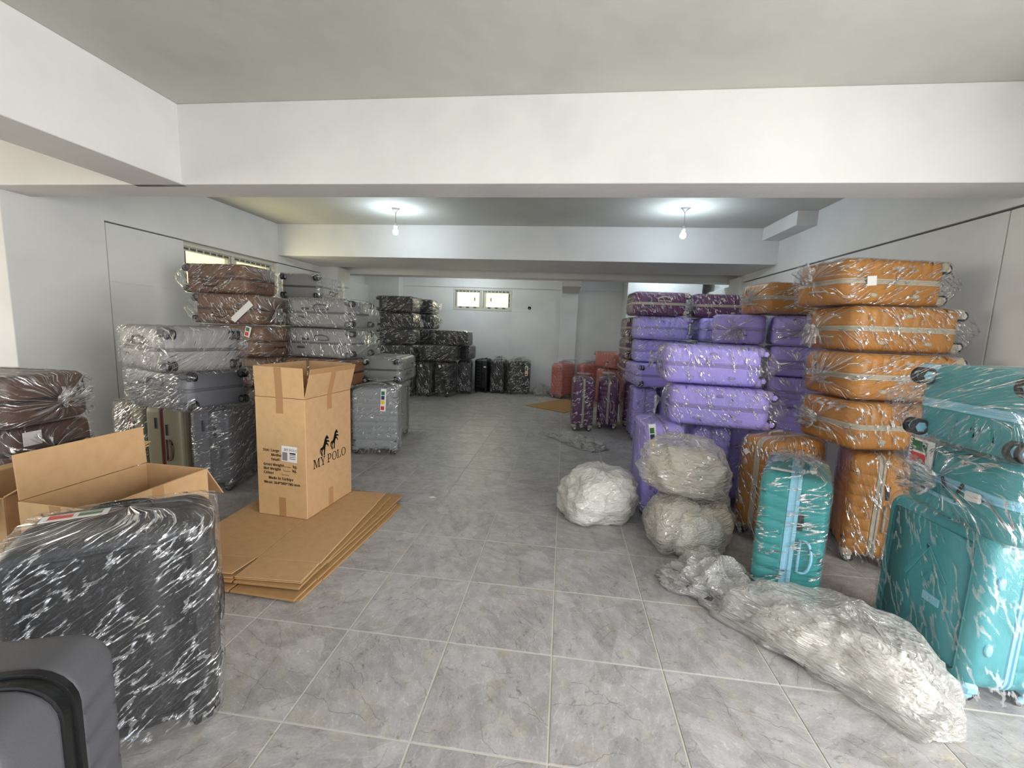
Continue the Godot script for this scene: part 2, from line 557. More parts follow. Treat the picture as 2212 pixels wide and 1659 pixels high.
	wallbox("wall_enclosure", "pale bluish partition behind the plum suitcases", "wall", 1.17, 2.55, 0, H, -9.3, -8.5)
	# windows
	window("window_1", "small two-pane high window in the far wall, masking tape on its frame", Vector3(-1.825, 1.98, -9.28), 0.0, 1.31, 0.475)
	window("window_2", "high window in the left wall above the brown stack", Vector3(-4.42, 1.93, -5.18), 90.0, 1.56, 0.54)
	# cable hole in the far wall
	var so = thing("cable_outlet", "dark open cable outlet in the far wall right of the window", "outlet", Vector3(-0.78, 1.83, -9.218))
	st = begin()
	add_lathe_x(st, [Vector2(0, 0.0), Vector2(0, 0.036), Vector2(0.004, 0.036), Vector2(0.004, 0.026), Vector2(0.001, 0.022), Vector2(0.001, 0)], 16)
	part("socket_ring", done(st), mats.lock, so, Transform3D(Basis(Vector3.UP, -PI / 2)))
	st = begin()
	add_tube(st, [Vector3(-0.006, -0.01, 0.0), Vector3(-0.004, -0.004, 0.02), Vector3(0.002, -0.03, 0.03), Vector3(0.004, -0.05, 0.022)], 0.004, 6)
	part("wire", done(st), mats.white, so)

func rank(p: Vector3) -> float:
	var d = Vector2(p.x, p.z).length()
	var side = absf(atan2(p.x, -p.z) + 0.118)
	return d + (100.0 if side > 0.93 or p.z > -0.7 else 0.0) + (60.0 if p.x < -3.6 or p.x > 2.4 else 0.0)

func tile_uv(h: float, r: int) -> ArrayMesh:
	var st = begin()
	var uv = [Vector2(0, 0), Vector2(1, 0), Vector2(1, 1), Vector2(0, 1)]
	var b = 0.0012
	var q = [Vector3(-h + b, 0, -h + b), Vector3(h - b, 0, -h + b), Vector3(h - b, 0, h - b), Vector3(-h + b, 0, h - b)]
	var e = [Vector3(-h, -b, -h), Vector3(h, -b, -h), Vector3(h, -b, h), Vector3(-h, -b, h)]
	st.set_smooth_group(-1)
	quad(st, q[0], q[1], q[2], q[3], Vector3.UP, uv[r], uv[(r + 1) % 4], uv[(r + 2) % 4], uv[(r + 3) % 4])
	for k in 4:
		var k2 = (k + 1) % 4
		var o: Vector3 = (e[k] + e[k2]).normalized()
		quad(st, q[k], q[k2], e[k2], e[k], o + Vector3.UP, uv[(k + r) % 4], uv[(k2 + r) % 4], uv[(k2 + r) % 4], uv[(k + r) % 4])
		quad(st, e[k], e[k2], e[k2] + Vector3(0, -0.009, 0), e[k] + Vector3(0, -0.009, 0), o, uv[(k + r) % 4], uv[(k2 + r) % 4], uv[(k2 + r) % 4], uv[(k + r) % 4])
	return done(st)

func window(called: String, label: String, at: Vector3, turn: float, w: float, h: float) -> void:
	var o = thing(called, label, "window", at, turn)
	o.set_meta("kind", "structure")
	var st = begin()
	for b in [[-w / 2, -h / 2, w / 2, -h / 2 + 0.04], [-w / 2, h / 2 - 0.04, w / 2, h / 2], [-w / 2, -h / 2 + 0.04, -w / 2 + 0.045, h / 2 - 0.04], [w / 2 - 0.045, -h / 2 + 0.04, w / 2, h / 2 - 0.04], [-0.025, -h / 2 + 0.04, 0.025, h / 2 - 0.04]]:
		add_box(st, Vector3(b[0], b[1], -0.04), Vector3(b[2], b[3], 0.06), 0.006)
	part("window_frame", done(st), mats.upvc, o)
	for s in [-1, 1]:
		var cx: float = s * (w / 4 - 0.005)
		var pw = w / 2 - 0.07
		var ph = h - 0.08
		st = begin()
		var t = 0.045
		for b in [[-pw / 2, -ph / 2, pw / 2, -ph / 2 + t], [-pw / 2, ph / 2 - t, pw / 2, ph / 2], [-pw / 2, -ph / 2 + t, -pw / 2 + t, ph / 2 - t], [pw / 2 - t, -ph / 2 + t, pw / 2, ph / 2 - t]]:
			add_box(st, Vector3(cx + b[0], b[1], -0.03), Vector3(cx + b[2], b[3], 0.045), 0.005)
		var sash = part("sash", done(st), mats.upvc, o)
		part("pane", box(Vector3(cx - pw / 2 + t, -ph / 2 + t, -0.012), Vector3(cx + pw / 2 - t, ph / 2 - t, -0.004)), mats.pane, o)
		# printed protective tape along the sash
		st = begin()
		for k in 7:
			var x0 = cx - pw / 2 + 0.01 + k * (pw - 0.02) / 7.0
			add_box(st, Vector3(x0, ph / 2 - 0.036, 0.045), Vector3(x0 + (pw - 0.02) / 7.0 - 0.02, ph / 2 - 0.01, 0.0462))
			if k % 2: add_box(st, Vector3(x0, -ph / 2 + 0.01, 0.045), Vector3(x0 + (pw - 0.02) / 7.0 - 0.012, -ph / 2 + 0.036, 0.0462))
		for k in 3:
			var y0 = -ph / 2 + 0.05 + k * (ph - 0.1) / 3.0
			add_box(st, Vector3(cx + s * (pw / 2 - 0.034), y0, 0.045), Vector3(cx + s * (pw / 2 - 0.012), y0 + (ph - 0.1) / 3.0 - 0.012, 0.0462))
		part("protective_tape", done(st), mats.s_steel, sash)
		st = begin()
		add_box(st, Vector3(cx - s * 0.14 - 0.014, -0.03, -0.004), Vector3(cx - s * 0.14 + 0.014, 0.05, -0.0025))
		part("pane_sticker", done(st), mats.card_dark, o)

func lamps() -> void:
	var spots = [[Vector3(-2.15, 2.78, -5.2), 0.25, "bare bulb hanging from the ceiling left of centre"], [Vector3(1.27, 2.78, -5.12), 0.27, "bare bulb hanging from the ceiling above the lilac suitcases"],
		[Vector3(-1.98, 2.78, -8.3), 0.36, "bare bulb in the far bay above the small window"], [Vector3(1.7, 2.78, -8.1), 0.1, "bare bulb in the far bay before the bluish partition"]]
	for k in spots.size():
		var s: Array = spots[k]
		var o = thing("hanging_bulb", s[2], "lamp", s[0], 0.0, "hanging bulbs")
		var drop: float = s[1]
		var st = begin()
		add_tube(st, [Vector3(-0.045, 0, 0), Vector3(-0.02, -0.02, 0), Vector3(0, -0.055, 0), Vector3(0.002, -drop * 0.5, 0), Vector3(0, -drop + 0.07, 0)], 0.004, 6)
		add_tube(st, [Vector3(0.05, 0, 0), Vector3(0.025, -0.018, 0), Vector3(0, -0.055, 0)], 0.004, 6)
		part("cord", done(st), mats.cable, o)
		st = begin()
		var up = Transform3D(Basis(Vector3.BACK, PI / 2), Vector3.ZERO)
		add_lathe_x(st, [Vector2(0.0, 0.0), Vector2(0.0, 0.016), Vector2(-0.02, 0.021), Vector2(-0.05, 0.022), Vector2(-0.052, 0.0)], 16)
		part("socket", done(st), mats.white, o, Transform3D(up.basis, Vector3(0, -drop + 0.075, 0)))
		st = begin()
		add_lathe_x(st, [Vector2(0.0, 0.012), Vector2(-0.016, 0.018), Vector2(-0.035, 0.031), Vector2(-0.055, 0.036), Vector2(-0.075, 0.031), Vector2(-0.088, 0.017), Vector2(-0.092, 0.0)], 20)
		part("bulb", done(st), mats.bulb, o, Transform3D(up.basis, Vector3(0, -drop + 0.026, 0)))
		var l = OmniLight3D.new()
		l.name = "bulb_light"
		l.light_color = Color(0.88, 0.95, 1.0)
		l.light_energy = 0.5
		l.light_size = 0.03
		l.omni_range = 14.0
		l.omni_attenuation = 2.0
		l.shadow_enabled = true
		l.position = Vector3(0, -drop - 0.028, 0)
		o.add_child(l, true)

# ------------------------------------------------------------------ suitcases
# right half outline of a case seen from its big face, bottom to top: [x, y, nx, ny, groove]
func outline(W: float, L: float, rc: float, ribs: bool) -> Array:
	var a = []
	var hx = W / 2
	var hy = L / 2
	a.append([0.0, -hy, 0.0, -1.0, 0.0])
	a.append([(hx - rc) * 0.6, -hy, 0.0, -1.0, 0.0])
	for k in 7:
		var t = -PI / 2 + PI / 2 * k / 6.0
		a.append([hx - rc + rc * cos(t), -hy + rc + rc * sin(t), cos(t), sin(t), 0.0])
	var n = int((L - 2 * rc) / 0.062)
	for k in n:
		var y = -hy + rc + (k + 0.5) * (L - 2 * rc) / n
		if ribs:
			for e in [[-0.009, 0.0], [-0.0035, 1.0], [0.0035, 1.0], [0.009, 0.0]]:
				a.append([hx, y + e[0], 1.0, 0.0, e[1]])
		elif k % 2:
			a.append([hx, y, 1.0, 0.0, 0.0])
	for k in 7:
		var t = PI / 2 * k / 6.0
		a.append([hx - rc + rc * cos(t), hy - rc + rc * sin(t), cos(t), sin(t), 0.0])
	a.append([(hx - rc) * 0.6, hy, 0.0, 1.0, 0.0])
	a.append([0.0, hy, 0.0, 1.0, 0.0])
	return a

# one half shell: opens at z = z0, closes at z = z0 + D; side = +1 / -1
func half_shell(W: float, L: float, z0: float, D: float, side: float, ribs: bool, frame: bool, g := 0.0045) -> ArrayMesh:
	var st = begin()
	st.set_smooth_group(0)
	var rc = 0.075
	var re = 0.042
	var o = outline(W, L, rc, ribs)
	var prof = [[0.005, 0.0, 0.0], [0.0, 0.005, 0.0], [0.0, 0.012, 1.0], [0.004, D - re, 1.0]]
	for k in range(1, 6):
		var t = PI / 2 * k / 5.0
		prof.append([0.004 + re * (1 - cos(t)), D - re + re * sin(t), 1.0])
	if frame:
		prof.append([re + 0.012, D, 0.5])
		prof.append([re + 0.017, D - 0.005, 0.0])
	var n = o.size()
	var full = []
	for k in n: full.append(o[k])
	for k in range(n - 2, 0, -1):
		var q: Array = o[k]
		full.append([-q[0], q[1], -q[2], q[3], q[4]])
	var N = full.size()
	var rings = []
	for p in prof:
		var ring: Array[Vector3] = []
		for q in full:
			var e: float = p[0] + q[4] * p[2] * g
			var zz: float = p[1] - (q[4] * p[2] * g * 0.9 if p[1] > D - re * 0.6 else 0.0)
			ring.append(Vector3(q[0] - q[2] * e, q[1] - q[3] * e, side * (z0 + zz)))
		rings.append(ring)
	var c = Vector3(0, 0, side * z0)
	for i in rings.size() - 1:
		for k in N:
			var k2 = (k + 1) % N
			var m: Vector3 = (rings[i][k] + rings[i + 1][k2]) / 2 - c
			quad(st, rings[i][k], rings[i][k2], rings[i + 1][k2], rings[i + 1][k], m)
	var last: Array[Vector3] = rings[-1]
	var out = Vector3(0, 0, side)
	for k in n - 1:
		var r0: Vector3 = last[k]
		var r1: Vector3 = last[k + 1]
		var l0 = Vector3(-r0.x, r0.y, r0.z)
		var l1 = Vector3(-r1.x, r1.y, r1.z)
		for s in 3:
			var f0 = s / 3.0
			var f1 = (s + 1) / 3.0
			quad(st, r0.lerp(l0, f0), r0.lerp(l0, f1), r1.lerp(l1, f1), r1.lerp(l1, f0), out)
	return done(st)

# the band between the shells: two lips with a zip groove
func band_mesh(W: float, L: float, hb: float, lip: float) -> ArrayMesh:
	var st = begin()
	var o = outline(W, L, 0.075, false)
	var full = []
	for q in o: full.append(q)
	for k in range(o.size() - 2, 0, -1): full.append([-o[k][0], o[k][1], -o[k][2], o[k][3], 0.0])
	var prof = [[0.006, -hb - 0.004], [-lip, -hb], [-lip, -hb * 0.4], [0.002, -hb * 0.3], [0.002, hb * 0.3], [-lip, hb * 0.4], [-lip, hb], [0.006, hb + 0.004]]
	for i in prof.size() - 1:
		st.set_smooth_group(i + 1)
		for k in full.size():
			var q: Array = full[k]
			var q2: Array = full[(k + 1) % full.size()]
			var v: Array[Vector3] = []
			for e in [[q, i], [q2, i], [q2, i + 1], [q, i + 1]]:
				var p: Array = prof[e[1]]
				v.append(Vector3(e[0][0] - e[0][2] * p[0], e[0][1] - e[0][3] * p[0], p[1]))
			var dz: float = prof[i + 1][1] - prof[i][1]
			var di: float = prof[i + 1][0] - prof[i][0]
			quad(st, v[0], v[1], v[2], v[3], Vector3(q[2], q[3], 0) * dz + Vector3(0, 0, di))
	return done(st)

func caster_mesh() -> Array:
	if cache.has("caster"): return cache.caster
	var st = begin()
	add_lathe_x(st, [Vector2(-0.007, 0.018), Vector2(-0.0085, 0.027), Vector2(-0.005, 0.0315), Vector2(0.005, 0.0315), Vector2(0.0085, 0.027), Vector2(0.007, 0.018)], 20)
	var tyre = done(st)
	st = begin()
	add_lathe_x(st, [Vector2(-0.0085, 0.0), Vector2(-0.0095, 0.013), Vector2(-0.0085, 0.018), Vector2(0.0085, 0.018), Vector2(0.0095, 0.013), Vector2(0.0085, 0.0)], 24, 6)
	var hub = done(st)
	st = begin()
	add_box(st, Vector3(-0.0065, -0.004, -0.016), Vector3(0.0065, 0.028, 0.016), 0.003)
	add_box(st, Vector3(-0.02, 0.026, -0.022), Vector3(0.02, 0.036, 0.022), 0.006)
	var fork = done(st)
	cache.caster = [tyre, hub, fork]
	return cache.caster

# corner guard over the caster: part of a rounded box round the corner
func pod_mesh(sx: float, sz: float) -> ArrayMesh:
	var st = begin()
	add_box(st, Vector3(minf(sx * -0.045, sx * 0.03), -0.012, minf(sz * -0.04, sz * 0.022)), Vector3(maxf(sx * -0.045, sx * 0.03), 0.034, maxf(sz * -0.04, sz * 0.022)), 0.014)
	return done(st)

func handle_mesh(len: float, rise: float, r: float) -> ArrayMesh:
	var st = begin()
	var pts = []
	for k in 13:
		var t = PI * k / 12.0
		pts.append(Vector3(0, -cos(t) * len / 2, pow(sin(t), 0.45) * rise))
	add_tube(st, pts, r, 8)
	return done(st)

const LOOKS := {
	# body, band, hub, trims (feet, guards, handles), ribbed, band half width
	"orange": ["orange", "sand", "white", "sand", true, 0.016], "lilac": ["lilac", "mauve", "lilac", "mauve", true, 0.012], "teal": ["teal", "ice", "ice", "ice", true, 0.014], "aqua": ["aqua", "ice", "ice", "ice", true, 0.022],
	"plum": ["plum", "sand", "white", "sand", true, 0.013], "pink": ["pink", "pink", "pink", "pink", true, 0.012], "brown": ["brown", "umber", "grey", "umber", false, 0.008], "grey": ["grey", "steel", "grey", "steel", false, 0.008],
	"silver": ["silver", "grey", "grey", "grey", true, 0.008], "umber_case": ["cocoa", "coal", "steel", "coal", false, 0.009], "slate": ["slate", "steel", "steel", "steel", false, 0.008], "olive": ["olive", "rust", "grey", "umber", false, 0.012], "black": ["black", "coal", "ink_grey", "coal", true, 0.009],
	"black_trim": ["black", "sand", "sand", "coal", true, 0.01], "coal_near": ["ink_grey", "coal", "steel", "coal", false, 0.02], "dusk": ["dusk", "coal", "steel", "steel", true, 0.02],
}

# a case standing on its casters: width along x, height along y, thickness along z; handle side faces +x, feet side faces -x
func build_case(look: String, W: float, L: float, T: float) -> Node3D:
	var key = "%s %.3f %.3f %.3f" % [look, W, L, T]
	if cache.has(key): return cache[key]
	var s: Array = LOOKS[look]
	var root = Node3D.new()
	var hb: float = s[5]
	var D = T / 2 - hb
	var mid = Transform3D(Basis(), Vector3(0, LEG + L / 2, 0))
	var geo = "geo %s %.3f %.3f %.3f %.3f" % [s[4], W, L, T, hb]
	if not cache.has(geo):
		cache[geo] = [half_shell(W, L, hb, D, 1.0, s[4], not s[4]), half_shell(W, L, hb, D, -1.0, false, true), band_mesh(W, L, hb, 0.003 if s[4] else 0.001)]
	var bm: Material = mats["s_" + s[0]]
	var tm: Material = mats["s_" + s[3]]
	part("shell", cache[geo][0], bm, root, mid)
	part("shell", cache[geo][1], bm, root, mid)
	part("zip_band", cache[geo][2], mats["s_" + s[1]], root, mid)
	var cm = caster_mesh()
	for sx in [-1.0, 1.0]:
		for sz in [-1.0, 1.0]:
			var at = Vector3(sx * (W / 2 - 0.055), LEG - 0.0185, sz * (T / 2 - 0.045))
			var tw = fposmod(sx * 31.0 + sz * 17.0 + W * 100.0, 1.0) * 0.7 - 0.35
			var ct = Transform3D(Basis(Vector3.UP, tw), at)
			part("caster_fork", cm[2], tm, root, ct)
			for side in [-0.0165, 0.0165]:
				var w = part("wheel", cm[0], mats.tyre, root, ct * Transform3D(Basis(), Vector3(side, 0, 0)))
				part("hub", cm[1], mats["s_" + s[2]] if s[2] != "white" else mats.white, w)
			part("corner_guard", pod_cached(sx, sz), tm, root, Transform3D(Basis(), Vector3(sx * (W / 2 - 0.032), LEG + 0.006, sz * (T / 2 - 0.024))))
	# carrying handles
	var hs = handle_cached(0.15, 0.022, 0.0075)
	part("side_handle", side_handle_cached(), tm, root, Transform3D(Basis(Vector3(-1, 0, 0), Vector3(0, 1, 0), Vector3(0, 0, -1)), Vector3(W / 2 + 0.004, LEG + L * 0.43, -hb - 0.022)))
	part("top_handle", hs, tm, root, Transform3D(Basis(Vector3(0, 0, 1), Vector3(1, 0, 0), Vector3(0, 1, 0)), Vector3(0, LEG + L - 0.003, -T * 0.2)))
	part("lock_plate", lock_cached(), mats.lock, root, Transform3D(Basis(), Vector3(W / 2 + 0.0005, LEG + L * 0.68, -T * 0.13)))
	if s[4]:
		for f in [[0.3, -0.3], [0.72, -0.3], [0.5, 0.3]]:
			part("foot", foot_cached(), tm, root, Transform3D(Basis(), Vector3(-W / 2 + 0.001, LEG + L * f[0], T * f[1])))
		part("name_plate", plate_cached(), tm, root, Transform3D(Basis(), Vector3(-W * 0.1, LEG + L * 0.42, -T / 2 + 0.003)))
		part("emblem_relief", relief_cached(), bm, root, Transform3D(Basis(), Vector3(0, LEG + L * 0.66, -T / 2 + 0.003)))
	else:
		part("side_label_plate", lock_cached(), mats.lock, root, Transform3D(Basis(), Vector3(W / 2 + 0.0005, LEG + L * 0.76, T * 0.16)))
	cache[key] = root
	return root

func pod_cached(sx: float, sz: float) -> ArrayMesh:
	var k = "pod %d %d" % [sx, sz]
	if not cache.has(k): cache[k] = pod_mesh(sx, sz)
	return cache[k]

func handle_cached(a: float, b: float, c: float) -> ArrayMesh:
	if not cache.has("handle"): cache.handle = handle_mesh(a, b, c)
	return cache.handle

func side_handle_cached() -> ArrayMesh:
	if not cache.has("side_handle"):
		var st = begin()
		var pts = []
		for k in 15:
			var t = PI * k / 14.0
			pts.append(Vector3(-0.006 * sin(t), -cos(t) * 0.082, pow(sin(t), 0.6) * 0.05))
		pts.append(Vector3(0, 0, 0))
		pts.append(pts[0])
		add_tube(st, pts, 0.0065, 8)
		cache.side_handle = done(st)
	return cache.side_handle

func lock_cached() -> ArrayMesh:
	if not cache.has("lock"): cache.lock = cbox(Vector3(0.006, 0.085, 0.022), 0.002)
	return cache.lock

func plate_cached() -> ArrayMesh:
	if not cache.has("plate"): cache.plate = cbox(Vector3(0.075, 0.035, 0.006), 0.0015)
	return cache.plate

func foot_cached() -> ArrayMesh:
	if not cache.has("foot"):
		var st = begin()
		add_lathe_x(st, [Vector2(0.004, 0.02), Vector2(-0.004, 0.019), Vector2(-0.007, 0.013), Vector2(-0.008, 0.0)], 20)
		var m = done(st)
		# stretched along the case into an oval
		var s2 = begin()
		s2.append_from(m, 0, Transform3D(Basis.from_scale(Vector3(1, 1.35, 0.62)), Vector3.ZERO))
		cache.foot = s2.commit()
	return cache.foot

func relief_cached() -> ArrayMesh:
	if not cache.has("relief"):
		var st = begin()
		for b in [[Vector3(-0.045, 0, 0), 0.16, 38.0], [Vector3(0.04, -0.025, 0), 0.2, -28.0], [Vector3(-0.02, -0.07, 0), 0.07, -35.0]]:
			add_box(st, Vector3(-0.009, -b[1] / 2, -0.004), Vector3(0.009, b[1] / 2, 0.004), 0.003, Transform3D(Basis(Vector3.BACK, deg_to_rad(-b[2])), b[0]))
		cache.relief = done(st)
	return cache.relief

# ---- clear bags
func rrect(hx: float, hz: float, r: float, u: float) -> Array:
	r = minf(r, minf(hx, hz) * 0.98)
	var a = 2 * (hx - r)
	var b = 2 * (hz - r)
	var q = PI * r / 2
	var per = 2 * a + 2 * b + 4 * q
	var d = u * per
	var segs = [[a, 0], [q, 1], [b, 2], [q, 3], [a, 4], [q, 5], [b, 6], [q, 7]]
	for s in segs:
		if d <= s[0] or s[1] == 7:
			var f: float = d / maxf(s[0], 1e-5)
			match s[1]:
				0: return [Vector2(-hx + r + a * f, hz), Vector2(0, 1)]
				2: return [Vector2(hx, hz - r - b * f), Vector2(1, 0)]
				4: return [Vector2(hx - r - a * f, -hz), Vector2(0, -1)]
				6: return [Vector2(-hx, -hz + r + b * f), Vector2(-1, 0)]
				1, 3, 5, 7:
					var k: int = (s[1] - 1) / 2
					var t = PI / 2 - k * PI / 2 - f * PI / 2
					var cx: float = [hx - r, hx - r, -hx + r, -hx + r][k]
					var cz: float = [hz - r, -hz + r, -hz + r, hz - r][k]
					return [Vector2(cx + r * cos(t), cz + r * sin(t)), Vector2(cos(t), sin(t))]
		d -= s[0]
	return [Vector2.ZERO, Vector2(0, 1)]

# [body of the bag, gathered neck]; standing bags are open under the casters, others end in a flat sealed wedge
func bag(W: float, L: float, T: float, standing: bool, v: int, snug: bool, sealed := false) -> Array:
	var key = "bag %.3f %.3f %.3f %s %d %s %s" % [W, L, T, standing, v, snug, sealed]
	if cache.has(key): return cache[key]
	var top = LEG + L
	var hx = W / 2
	var hz = T / 2
	# y, half x, half z, corner, fold depth
	var rows = []
	if standing:
		rows += [[0.012, hx - 0.01, hz - 0.012, 0.05, 0.008], [0.035, hx + 0.008, hz + 0.003, 0.046, 0.006]]
	elif snug and not sealed:
		rows += [[-0.006, hx * 0.8, hz * 0.8, 0.05, 0.006], [0.004, hx - 0.01, hz - 0.012, 0.06, 0.006], [0.03, hx + 0.006, hz + 0.003, 0.046, 0.004]]
	else:
		rows += [[-0.075, hx * 0.93, 0.002, 0.002, 0.006], [-0.05, hx * 0.97, hz * 0.24, 0.02, 0.008], [-0.022, hx * 1.0, hz * 0.55, 0.04, 0.007], [0.01, hx + 0.004, hz * 0.86, 0.06, 0.006], [0.04, hx + 0.008, hz + 0.003, 0.046, 0.004]]
	var n = 12
	for k in n:
		var f = (k + 0.5) / n
		rows.append([LEG + 0.02 + (L - 0.06) * f, hx + 0.009 + 0.004 * sin(f * PI), hz + 0.004, 0.044, 0.0035])
	if snug:
		rows += [[top - 0.03, hx + 0.006, hz + 0.003, 0.046, 0.005], [top - 0.002, hx - 0.008, hz - 0.008, 0.05, 0.008], [top + 0.008, hx - 0.05, hz - 0.04, 0.07, 0.008], [top + 0.022, hx * 0.6, hz * 0.5, 0.06, 0.004], [top + 0.024, 0.01, 0.01, 0.009, 0.001]]
	else:
		rows += [[top - 0.03, hx + 0.006, hz + 0.003, 0.046, 0.005], [top - 0.002, hx - 0.008, hz - 0.008, 0.05, 0.008], [top + 0.016, hx - 0.05, hz - 0.04, 0.07, 0.016], [top + 0.03, hx * 0.6, hz * 0.6, 0.05, 0.02], [top + 0.042, hx * 0.3, hz * 0.32, 0.03, 0.012], [top + 0.045, 0.013, 0.012, 0.011, 0.003]]
	var NA = 76
	var nb = FastNoiseLite.new()
	nb.seed = 100 + v * 7
	nb.frequency = 1.0
	nb.noise_type = FastNoiseLite.TYPE_SIMPLEX
	var off = Vector2(0.03 * sin(v * 2.1), 0.02 * cos(v * 1.7))
	var grids = [[], []]
	var necks = [[top + 0.045, 0.012, 0.003], [top + 0.065, 0.016, 0.006], [top + 0.085, 0.04, 0.018], [top + 0.11, 0.062, 0.026], [top + 0.14, 0.075, 0.034], [top + 0.16, 0.08, 0.04]]
	for r in rows.size():
		var row: Array = rows[r]
		var ring = []
		var ends = clampf((row[0] - top + 0.02) / 0.06, 0.0, 1.0)
		for k in NA:
			var u = float(k) / NA
			var pn = rrect(row[1], row[2], row[3], u)
			var p: Vector2 = pn[0]
			var nn: Vector2 = pn[1]
			var slack = absf(nn.x) * 0.9 + 0.25 + 0.6 * ends
			var w: float = nb.get_noise_3d(u * 26.0, row[0] * 5.0 + u * 9.0, v * 3.3) * row[4]
			w += absf(nb.get_noise_3d(u * 60.0 + row[0] * 14.0, row[0] * 7.0, 9.0 + v)) * row[4] * 0.7
			if ends > 0 and not snug: w += row[4] * 0.9 * sin(u * TAU * 17.0 + v + 2.0 * sin(u * TAU * 3.0))
			if not standing and r == 0: w *= 0.5
			p += nn * maxf(-0.0035 if ends == 0.0 else -0.02, w) * slack
			p += off * ends
			var yy: float = row[0]
			if r < 4 and not standing and (sealed or not snug): yy += 0.012 * nb.get_noise_2d(u * 12.0, v * 5.0)
			if ends > 0.3 and not snug: yy += 0.008 * nb.get_noise_2d(u * 20.0, 3.0 + v)
			ring.append(Vector3(p.x, yy, p.y))
		grids[0].append(ring)
	var bend = Vector2(sin(v * 2.4 + 0.6), cos(v * 2.4 + 0.6))
	for r in necks.size():
		var nk: Array = necks[r]
		var ring = []
		var f: float = (nk[0] - top - 0.045) / 0.12
		for k in NA:
			var t = TAU * k / NA
			var rr: float = nk[1] + nk[2] * (0.7 * sin(t * 7.0 + v) + 0.5 * nb.get_noise_2d(k * 0.9, r * 0.5))
			var c = off + bend * 0.07 * f * f
			ring.append(Vector3(c.x + rr * cos(t), nk[0] - 0.07 * f * f + 0.02 * f * nb.get_noise_2d(k * 0.7, 5.0), c.y + rr * 0.7 * sin(t)))
		grids[1].append(ring)
	if standing:
		for r in grids[1].size():
			for k in NA:
				var p: Vector3 = grids[1][r][k]
				grids[1][r][k] = Vector3(off.x + (p.x - off.x) * 1.7, top + 0.045 + (p.y - top - 0.045) * 0.45, off.y + (p.z - off.y) * 1.5)
	var out = []
	for gi in 2:
		var st = begin()
		st.set_smooth_group(0)
		var gr: Array = grids[gi]
		for r in gr.size() - 1:
			for k in NA:
				var k2 = (k + 1) % NA
				var a: Vector3 = gr[r][k]
				var b: Vector3 = gr[r][k2]
				var c: Vector3 = gr[r + 1][k2]
				var d: Vector3 = gr[r + 1][k]
				var mid = (a + c) / 2
				var o = Vector3(mid.x, 0, mid.z) if r < gr.size() - 5 or gi == 1 else Vector3(mid.x, mid.y - top + 0.08, mid.z)
				if gi == 1: o -= Vector3(off.x + bend.x * 0.03, 0, off.y + bend.y * 0.03)
				var u0 = k * 1.5 / NA
				var u1 = (k + 1) * 1.5 / NA
				var sk = 0.55 + 0.3 * sin(v * 1.9)
				quad(st, a, b, c, d, o, Vector2(u0 + sk * a.y, a.y - sk * u0), Vector2(u1 + sk * b.y, b.y - sk * u1), Vector2(u1 + sk * c.y, c.y - sk * u1), Vector2(u0 + sk * d.y, d.y - sk * u0))
		out.append(done(st))
	cache[key] = out
	return out

# how a lying case is turned inside its root: F = feet side away, U = the same rolled half round
func lie(mode: String, L: float, T: float, W: float) -> Transform3D:
	var mid = Vector3(0, LEG + L / 2, 0)
	var b = Basis()
	var up = T / 2
	if mode == "F": b = Basis(Vector3(0, 0, 1), Vector3(1, 0, 0), Vector3(0, 1, 0))
	elif mode == "U": b = Basis(Vector3(0, 0, 1), Vector3(-1, 0, 0), Vector3(0, -1, 0))
	elif mode == "S": return Transform3D()
	return Transform3D(b, Vector3(0, up, 0) - b * mid)

const LARGE := Vector3(0.475, 0.66, 0.285)
const UNDER := Vector3(0.475, 0.635, 0.285)   # a little shorter: carries a stack

# a suitcase at x, y (underside), z, turned; wrap: "" none, "a" clear bag
func suitcase(look: String, mode: String, at: Vector3, turn: float, size: Vector3, wrap: int, label: String, group: String, tilt := 0.0) -> Node3D:
	var o = thing("suitcase", label, "suitcase", at, turn, group)
	if tilt: o.rotation_degrees.z = tilt
	var W = size.x
	var L = size.y
	var T = size.z
	var src = build_case(look, W, L, T)
	var lt = lie(mode, L, T, W)
	for c in src.get_children():
		var d = c.duplicate()
		d.name = String(c.name)
		d.transform = lt * d.transform
		o.add_child(d, true)
	if wrap >= 0:
		# tens: 0 knotted neck, 1 tucked in all round, 2 tucked in and smooth, 3 sealed end out but no neck
		var b = bag(W, L, T, mode == "S", wrap % 10 % 4, wrap >= 10, wrap >= 30)
		part("clear_bag", b[0], mats.film_calm if wrap / 10 == 2 else mats.film if wrap % 2 else mats.film_b, o, lt)
		if wrap < 10: part("bag_neck", b[1], mats.film_neck, o, lt)
	return o

